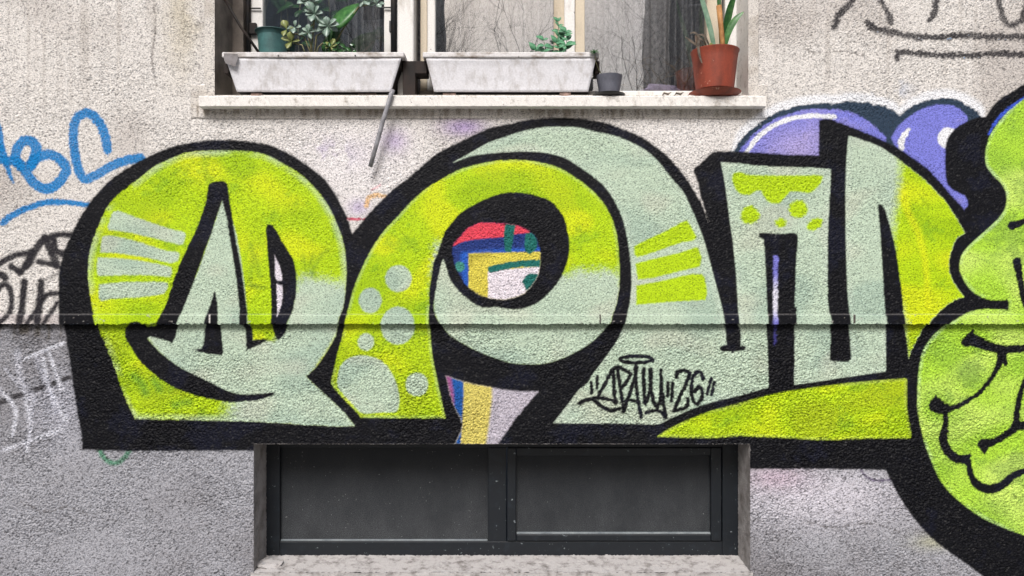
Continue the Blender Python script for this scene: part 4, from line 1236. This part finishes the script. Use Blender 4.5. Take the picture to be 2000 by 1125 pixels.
# pots
def pot(name, label, cx, ytop, ybot, rtop, rbot, y, mat, rimh, px_rim_extra, soil=True, group=None):
    base = P(cx, ybot, y)
    r = empty(name, base)
    tag(r, label, 'flower pot', group)
    f = S * (DIST + y) / DIST
    zt_, zb_ = H(ytop, y), H(ybot, y)
    R, B, E = rtop * f, rbot * f, px_rim_extra * f
    X, Y = base.x, y
    hz = rimh * f
    body = lathe('body', X, Y, [(B, zb_), (B + (R - B) * 0.97, zt_ - hz), (R * 0.9, zt_ - hz * 1.02)], mat, r)
    rim = lathe('rim', X, Y, [(R - E * 0.4, zt_ - hz), (R, zt_ - hz), (R + E * 0.5, zt_ - hz * 0.3), (R + E, zt_ - hz * 0.12), (R + E, zt_), (R - E * 0.2, zt_), (R - E * 0.6, zt_ - hz * 1.2)], mat, r, capb=False)
    if soil:
        lathe('soil', X, Y, [(0.0005, zt_ - hz * 0.5), (R * 0.97, zt_ - hz * 0.62)], M_soil, r, capb=False)
    return r
pot('teal_pot', 'teal plastic flower pot behind the left planter box', 533, 63, 180, 29, 20, 0.165, M_teal, 9, 5)
tp = pot('terracotta_pot', 'large terracotta plastic pot on a saucer at the right end of sill', 1396, 101, 177, 43.5, 36, 0.012, M_terra, 14, 3)
gp = pot('small_grey_pot', 'small grey plastic pot on a black saucer beside the middle planter box', 1190, 149, 183, 24, 19.5, 0.0, M_greypot, 9, 1.6)
def saucer(cx, ybot, r1, r2, hgt, y, mat, label):
    f = S * (DIST + y) / DIST
    b = P(cx, ybot, y)
    z0 = SZ + 0.0015
    zt_ = z0 + hgt * f
    o = lathe('saucer', b.x, y, [(r2 * f, z0), (r1 * f * 0.96, zt_ - 0.003), (r1 * f, zt_), (r1 * f - 0.004, zt_), (r2 * f - 0.002, z0 + 0.004), (0.001, z0 + 0.004)], mat)
    return tag(o, label, 'saucer', 'saucers under the pots')
saucer(1396, 186, 50, 38, 11, 0.012, M_terra, 'terracotta plastic saucer under the large pot')
saucer(1189, 186, 32, 22, 6, 0.0, M_blackp, 'flat black saucer under the small grey pot')

# leaves
def blade(length, width, bend=0.2, fold=0.25, tip=0.5, n=7, wav=0.0):
    """leaf mesh along +Y, base at origin, normal +Z; 2 x n faces and a thin body"""
    vs_, fs_ = [], []
    for i in range(n + 1):
        t = i / n
        w = width / 2 * max(0.03, math.sin(math.pi * min(1, t ** tip)) ** 0.8) if i < n else width * 0.01
        z = -bend * length * t * t
        y = length * (t - 0.12 * bend * t * t)
        e = fold * w
        vs_ += [(-w, y, z + e + wav * math.sin(9 * t)), (0, y, z), (w, y, z + e - wav * math.sin(8 * t)), (0, y, z - 0.0012 * (1 - t))]
    for i in range(n):
        a, b = 4 * i, 4 * i + 4
        fs_ += [(a, a + 1, b + 1, b), (a + 1, a + 2, b + 2, b + 1), (a + 2, a + 3, b + 3, b + 2), (a + 3, a, b, b + 3)]
    me = bpy.data.meshes.new('leaf')
    me.from_pydata(vs_, [], fs_)
    me.polygons.foreach_set('use_smooth', [True] * len(fs_))
    return me

def put_leaf(me, mat, parent, base, direction, facing, scale=1.0):
    """leaf with its length along direction and its upper side turned to facing"""
    d = Vector(direction).normalized()
    f = Vector(facing)
    f = (f - d * f.dot(d)).normalized()
    x = d.cross(f)
    M = Matrix((x, d, f)).transposed()
    o = bpy.data.objects.new('leaf', me)
    COL.objects.link(o)
    if not me.materials: me.materials.append(mat)
    o.parent = parent
    o.location = Vector(base) - world_loc(parent)
    o.rotation_euler = M.to_euler()
    o.scale = (scale,) * 3
    return o

VIEW = Vector((0, -1, 0.15))
rs = random.Random(21)
# jade plant in the first box
jp = empty('jade_plant', P(610, 108, 0.04))
tag(jp, 'grey green succulent with rosettes of fleshy leaves in the first planter box', 'plant')
YJ = 0.03
stems = [[(610, 112), (594, 72), (578, 66), (560, 68)], [(612, 112), (600, 60), (612, 46), (614, 36)], [(614, 112), (618, 70), (634, 62), (644, 58)], [(600, 114), (590, 88), (572, 84)], [(616, 112), (622, 92), (630, 84), (660, 96)], [(606, 112), (614, 40), (604, 14), (602, -10)]]
for st in stems:
    tube('stem', [P(x, y, YJ + rs.uniform(-0.006, 0.006)) for x, y in st], [0.0035, 0.003, 0.0026, 0.002][:len(st)], M_stem, jp, 6)
lj = blade(0.038, 0.028, 0.25, 0.22, 1.7, 9)
lo = blade(0.034, 0.026, 0.2, 0.2, 1.6, 9); lo.materials.append(M_olive)
def rosette(cx, cy, n, spread, mesh, mat, sc_=1.0, y=YJ - 0.008):
    for k in range(n):
        a = 2 * math.pi * (k + rs.uniform(-0.2, 0.2)) / n
        d = Vector((math.cos(a), rs.uniform(-0.9, -0.1), math.sin(a) * 0.8 + 0.25))
        put_leaf(mesh, mat, jp, P(cx, cy, y), d, Vector((-math.cos(a) * 0.3, -0.8, 0.6)), 1.25 * sc_ * rs.uniform(0.75, 1.15))
rosette(614, 28, 7, 1, lj, M_jade, 1.0)
rosette(604, 4, 7, 1, lj, M_jade, 0.9)
rosette(640, 52, 8, 1, lj, M_jade, 1.0)
rosette(602, 64, 5, 1, lj, M_jade, 0.8)
rosette(576, 54, 4, 1, lj, M_jade, 0.7)
rosette(560, 58, 3, 1, lo, M_olive, 0.9)
rosette(570, 82, 4, 1, lo, M_olive, 0.9)
rosette(646, 92, 5, 1, lo, M_olive, 0.8)
rosette(712, 2, 6, 1, lj, M_jade, 0.9)
rosette(736, 8, 5, 1, lj, M_jade, 0.8)
tube('stem', [P(640, 112, YJ + 0.04), P(668, 60, YJ + 0.02), P(700, 14, YJ), P(736, 4, YJ)], [0.004, 0.0035, 0.003, 0.0025], M_stem, jp, 6)
# broad leaf plant
bp = empty('broad_leaf_plant', P(640, 108, 0.06))
tag(bp, 'broad glossy green leaf leaning over the first planter box', 'plant')
lb = blade(0.165, 0.088, 0.12, 0.18, 0.8, 12); 
put_leaf(lb, M_green, bp, P(648, 62, 0.05), P(704, -4, 0.03) - P(648, 62, 0.05), VIEW + Vector((-0.5, 0, 0.1)))
tube('stem', [P(646, 114, 0.07), P(643, 88, 0.055), P(648, 62, 0.05)], [0.005, 0.0045, 0.003], M_green, bp, 8)
lb2 = blade(0.13, 0.05, 0.3, 0.18, 0.8, 10)
put_leaf(lb2, M_dkgreen, bp, P(650, 100, 0.06), Vector((0.12, -0.1, 1)), VIEW + Vector((0.5, 0, 0)))
put_leaf(lb2, M_dkgreen, bp, P(656, 104, 0.07), Vector((-0.28, 0.0, 1)), VIEW, 0.8)
put_leaf(lb2, M_dkgreen, bp, P(634, 104, 0.07), Vector((0.0, 0.1, 1)), VIEW + Vector((-0.4, 0, 0)), 0.7)
fol = empty('house_plant', P(560, 150, 0.27))
tag(fol, 'dark leafy house plant standing behind the left window pane', 'plant')
ld = blade(0.07, 0.036, 0.35, 0.25, 0.8, 8)
for k in range(46):
    px, py = rs.uniform(512, 672), rs.uniform(-60, 110)
    put_leaf(ld, M_dkgreen, fol, P(px, py, rs.uniform(0.235, 0.30)), Vector((rs.uniform(-1, 1), rs.uniform(-0.3, 0.2), rs.uniform(-0.6, 1))), Vector((rs.uniform(-0.5, 0.5), -0.8, 0.5)), rs.uniform(0.7, 1.4))
for k in range(7):
    x_ = 520 + 22 * k
    tube('stem', [P(x_, 170, 0.27), P(x_ + rs.uniform(-12, 12), 60, 0.27), P(x_ + rs.uniform(-20, 20), -70, 0.27)], [0.003, 0.0025, 0.002], M_stem, fol, 5)
lsm = blade(0.022, 0.014, 0.3, 0.25, 0.8, 6)
gc = empty('creeping_plant', P(680, 108, 0.0))
tag(gc, 'low tuft of tiny green leaves along the right half of first planter box', 'plant')
for k in range(34):
    px = rs.choice([rs.uniform(628, 668), rs.uniform(660, 700)])
    put_leaf(lsm, M_olive if k % 3 else M_dkgreen, gc, P(px, rs.uniform(86, 106), rs.uniform(-0.01, 0.05)), Vector((rs.uniform(-1, 1), rs.uniform(-0.6, 0.2), rs.uniform(0, 1))), Vector((0, -0.8, 0.6)), rs.uniform(0.7, 1.3))
# mint like plant in the second box
mp_ = empty('mint_plant', P(1100, 108, 0.03))
tag(mp_, 'small bright green mint plant growing from the middle planter box', 'plant')
lm = blade(0.050, 0.030, 0.25, 0.3, 0.7)
for (x0, y0, x1, y1, n) in ((1092, 110, 1090, 42, 6), (1104, 110, 1106, 62, 5), (1064, 110, 1062, 78, 3), (1098, 112, 1086, 84, 3), (1046, 110, 1045, 98, 2)):
    yq = rs.uniform(-0.005, 0.03)
    tube('stem', [P(x0, y0, yq), P((x0 + x1) / 2 + 2, (y0 + y1) / 2, yq), P(x1, y1, yq - 0.004)], [0.002, 0.0017, 0.0012], M_dkgreen, mp_, 6)
    for k in range(n):
        t = 0.3 + 0.7 * k / max(1, n - 1)
        px, py = x0 + (x1 - x0) * t, y0 + (y1 - y0) * t
        for sgn in (-1, 1):
            put_leaf(lm, M_mint, mp_, P(px, py, yq - 0.004), Vector((sgn * rs.uniform(0.25, 1), rs.uniform(-0.9, 0.1), rs.uniform(-0.15, 0.95))), Vector((rs.uniform(-0.3, 0.3), -0.9, 0.4)), rs.uniform(0.55, 1.15) * (1.05 - 0.35 * t))
# sprout in the small pot
sp_ = empty('pot_sprout', P(1178, 150, 0.0))
tag(sp_, 'thin curved sprout with a leafy tip in the small grey pot', 'plant')
tube('stem', [P(1181, 153, 0.0), P(1170, 138, -0.005), P(1163, 120, -0.03), P(1162, 106, -0.045)], [0.0022, 0.002, 0.0018, 0.0015], M_stem, sp_, 6)
ls = blade(0.024, 0.015, 0.3, 0.3, 0.7)
for k in range(7):
    a = k * 0.9
    put_leaf(ls, M_dkgreen, sp_, P(1161, 104, -0.046), Vector((math.cos(a), -0.4, 0.45 + 0.5 * math.sin(a))), Vector((0, -0.6, 0.8)), rs.uniform(0.7, 1.1))
# plant in the large pot
lp = empty('strap_leaf_plant', P(1396, 104, 0.012))
tag(lp, 'long upright strap leaves and withered shoots in the terracotta pot', 'plant')
def strap(pts, wid, mat, turn=0.0):
    bm = bmesh.new()
    n = len(pts)
    L_, R_, M_ = [], [], []
    for i, (x, y, d) in enumerate(pts):
        c_ = P(x, y, d)
        a = P(*pts[max(0, i - 1)]); b = P(*pts[min(n - 1, i + 1)])
        t = (b - a).normalized()
        side = t.cross(Vector((turn, -1, 0.2))).normalized()
        w = wid[i] * S / 2
        L_.append(bm.verts.new(c_ - side * w + Vector((0, -w * 0.35, 0)))); R_.append(bm.verts.new(c_ + side * w + Vector((0, -w * 0.35, 0)))); M_.append(bm.verts.new(c_))
    for i in range(n - 1):
        bm.faces.new((L_[i], M_[i], M_[i + 1], L_[i + 1])); bm.faces.new((M_[i], R_[i], R_[i + 1], M_[i + 1]))
    o = from_bm('leaf', bm, mat, lp, True)
    sd = o.modifiers.new('thickness', 'SOLIDIFY'); sd.thickness = 0.0016
    ss = o.modifiers.new('round', 'SUBSURF'); ss.levels = 1; ss.render_levels = 2
    return o
strap([(1396, 102, 0.0), (1388, 60, -0.005), (1377, 20, 0.0), (1364, -22, 0.0), (1354, -60, 0.0)], [8, 12, 11, 9, 3], M_long)
strap([(1412, 100, 0.01), (1416, 60, 0.005), (1422, 28, 0.0), (1430, 2, -0.005), (1438, -14, -0.01)], [8, 16, 17, 13, 3], M_dkgreen, 0.3)
strap([(1414, 100, 0.0), (1420, 66, -0.01), (1430, 46, -0.015), (1441, 32, -0.02), (1453, 23, -0.02)], [7, 13, 15, 12, 2], M_green, -0.3)
strap([(1408, 102, 0.02), (1408, 60, 0.02), (1404, 10, 0.02), (1402, -40, 0.02)], [7, 10, 10, 6], M_dkgreen)
strap([(1398, 104, -0.02), (1392, 90, -0.035), (1388, 84, -0.04), (1384, 92, -0.045)], [4, 8, 7, 2], M_olive)
for pts in ([(1384, 104, 0), (1376, 80, -0.02), (1368, 74, -0.03), (1362, 82, -0.04), (1366, 112, -0.05), (1372, 124, -0.052)], [(1378, 104, 0), (1366, 72, 0), (1356, 62, 0), (1347, 66, 0)],
            [(1376, 106, 0), (1360, 88, -0.01), (1348, 80, -0.01), (1338, 72, -0.01)], [(1390, 104, -0.02), (1380, 76, -0.03), (1372, 66, -0.03), (1360, 70, -0.03)]):
    strap(pts, [3, 5, 6, 6, 5, 2][:len(pts) - 1] + [2], M_dry)
strap([(1406, 98, -0.03), (1410, 96, -0.05), (1412, 106, -0.058), (1412, 119, -0.058)], [4, 6, 6, 2], M_long)
strap([(1418, 100, -0.02), (1424, 88, -0.03), (1432, 92, -0.04), (1438, 100, -0.045)], [4, 8, 8, 2], M_olive)
o = tube('bamboo_stake', [P(1412, 104, -0.012), P(1411, 82, -0.014), P(1408, 50, -0.016), P(1404, 11, -0.018)], [0.0085, 0.0095, 0.010, 0.0105], M_stake, None, 12)
tag(o, 'short brown bamboo stake standing in the terracotta pot', 'stake')

# withered vine and cloth behind the right pane, crumbs on the sill
vine = empty('dry_vine', P(1290, 176, 0.20))
tag(vine, 'tangle of dry twigs behind the right window pane', 'plant')
rs = random.Random(5)
for k in range(26):
    x, y = rs.uniform(1225, 1345), rs.uniform(150, 176)
    pts = []
    ang = rs.uniform(0.6, 2.6)
    yq = rs.uniform(0.19, 0.235)
    for q in range(7):
        pts.append(P(x, y, yq))
        ang += rs.uniform(-0.6, 0.6)
        x += math.cos(ang) * 12; y -= math.sin(ang) * rs.uniform(8, 17)
        x = min(max(x, 1180), 1368)
    tube('twig', pts, [0.0024 - 0.0002 * q for q in range(7)], M_dry if k % 3 else M_blackp, vine, 5)
o = lump('folded_cloth', P(1288, 176, 0.215), 0.075, M_bag, 8, (1.1, 0.3, 0.33))
tag(o, 'small lilac folded cloth lying inside the right pane', 'cloth')
for k, (px, py, t_) in enumerate(((1302, 184, 'curled dry leaf on the sill left of the terracotta pot'), (1326, 184, 'bent dry leaf on the sill right beside the terracotta saucer'))):
    o = tube('dry_leaf', [P(px - 9, 187, -0.02), P(px - 5, py - 2, -0.025), P(px + 3, py, -0.02), P(px + 9, py - 4, -0.015)], [0.001, 0.004, 0.004, 0.001], M_dry, None, 6)
    tag(o, t_, 'leaf')

# ------------------------------------------------------------------ the street in front (seen only in the panes)
m, nt, bs, L = new_mat('pavement')
n1 = noise_node(nt, 3, 5, 0.6); r1 = ramp(nt, n1.outputs[0], [(0.3, (0.20, 0.195, 0.19)), (0.7, (0.30, 0.29, 0.28))])
L.new(r1.outputs[0], bs.inputs['Base Color']); bs.inputs['Roughness'].default_value = 0.9
M_pave = m
m, nt, bs, L = new_mat('asphalt')
n1 = noise_node(nt, 6, 5, 0.6); r1 = ramp(nt, n1.outputs[0], [(0.3, (0.04, 0.04, 0.042)), (0.7, (0.07, 0.07, 0.07))])
L.new(r1.outputs[0], bs.inputs['Base Color']); bs.inputs['Roughness'].default_value = 0.9
M_asph = m
def plane(name, x0, x1, y0, y1, z, mat):
    me = bpy.data.meshes.new(name)
    me.from_pydata([(x0, y0, z), (x1, y0, z), (x1, y1, z), (x0, y1, z)], [], [(0, 1, 2, 3)])
    return link(name, me, mat)
o = plane('ground', -400, 400, -400, 400, -0.125, M_asph); tag(o, kind='structure')
o = box('pavement', -60, 60, -3.6, 0.05, -0.12, 0.0, M_pave, None, 0.0); tag(o, kind='structure')
M_fac = worn('opposite_facade', K(250, 248, 242), K(222, 216, 206), 0.9, 1.2, 0.45, 0.7, 20, 0.002)
M_wdark = worn('opposite_glass', (0.03, 0.035, 0.04), (0.06, 0.065, 0.07), 0.2)
opp = empty('opposite_house', (0, -30, -0.12))
tag(opp, 'pale house across the street, seen mirrored in the upper panes', 'building')
box('wall', -20.5, -3.9, -40, -30, -0.12, 19, M_fac, opp, 0.0)
box('cornice', -20.7, -3.7, -30.3, -29.99, 18.4, 19.1, M_fac, opp, 0.02)
for i in range(3):
    for j in range(5):
        x, z = -18.2 + i * 6.0, 0.7 + j * 3.35
        fw = box('window', x - 0.62, x + 0.62, -30.0, -29.93, z - 0.85, z + 0.85, M_white, opp, 0.01)
        box('pane', x - 0.50, x - 0.04, -29.935, -29.92, z - 0.74, z + 0.74, M_wdark, fw, 0.0).location = Vector((0, 0, 0)) 
        box('pane', x + 0.04, x + 0.50, -29.935, -29.92, z - 0.74, z + 0.74, M_wdark, fw, 0.0).location = Vector((0, 0, 0))
opp2 = empty('opposite_house', (12, -46, -0.12))  # house added to dim the sky reflection in the right pane
tag(opp2, 'added grey house that dims the sky mirrored in the right pane', 'building')
box('wall', 10.5, 33, -56, -46, -0.12, 24, M_reveal, opp2, 0.0)
box('cornice', 10.3, 33.2, -46.3, -45.99, 23.4, 24.1, M_reveal, opp2, 0.02)
for i in range(6):
    for j in range(6):
        x, z = 12.4 + i * 3.6, 2.4 + j * 3.7
        fw = box('window', x - 0.7, x + 0.7, -46.0, -45.93, z - 0.95, z + 0.95, M_white, opp2, 0.01)
        box('pane', x - 0.6, x + 0.6, -45.935, -45.92, z - 0.85, z + 0.85, M_wdark, fw, 0.0).location = Vector((0, 0, 0))
M_bark = worn('bark', (0.05, 0.042, 0.036), (0.09, 0.08, 0.07), 0.95, 12, 0.4, 0.6, 60, 0.004)
def bare_tree(x, y, hgt, seed, label):
    rs = random.Random(seed)
    r = empty('bare_tree', (x, y, -0.12))
    tag(r, label, 'tree', 'bare street trees')
    bt, bb = bmesh.new(), bmesh.new()
    def grow(p, d, L_, rad, lev):
        pts, rr = [p], [rad]
        n = 4
        for k in range(n):
            d = (d + Vector((rs.gauss(0, .16), rs.gauss(0, .16), rs.gauss(0.05, .1)))).normalized()
            p = p + d * L_ / n
            pts.append(p); rr.append(rad * (1 - 0.5 * (k + 1) / n))
        add_tube(bt if lev < 2 else bb, pts, rr, 7 if lev < 2 else 4, False)
        if lev >= 5: return
        for k in range(4 if lev else 8):
            t = rs.uniform(0.25, 1.0)
            i = min(n, int(t * n) + 1)
            a = d.orthogonal().normalized()
            a.rotate(Matrix.Rotation(rs.uniform(0, 6.28), 3, d))
            nd = (d + a * rs.uniform(0.5, 1.1) + Vector((0, 0, 0.15))).normalized()
            grow(pts[i], nd, L_ * rs.uniform(0.55, 0.78), rr[i] * rs.uniform(0.55, 0.75), lev + 1)
    grow(Vector((x, y, -0.12)), Vector((0, 0, 1)), hgt * 0.36, 0.12, 0)
    from_bm('trunk', bt, M_bark, r, True)
    from_bm('branches', bb, M_bark, r, True)
bare_tree(-3.6, -17.5, 13.5, 4, 'bare street tree mirrored in the left and middle panes')
bare_tree(4.4, -18.5, 14.0, 8, 'bare street tree mirrored in the right pane')
bare_tree(1.2, -21, 15.0, 12, 'farther bare tree between two street trees, mirrored in the middle pane')
bare_tree(7.4, -22, 15.0, 17, 'bare tree farthest right in the street, mirrored beside the terracotta pot')
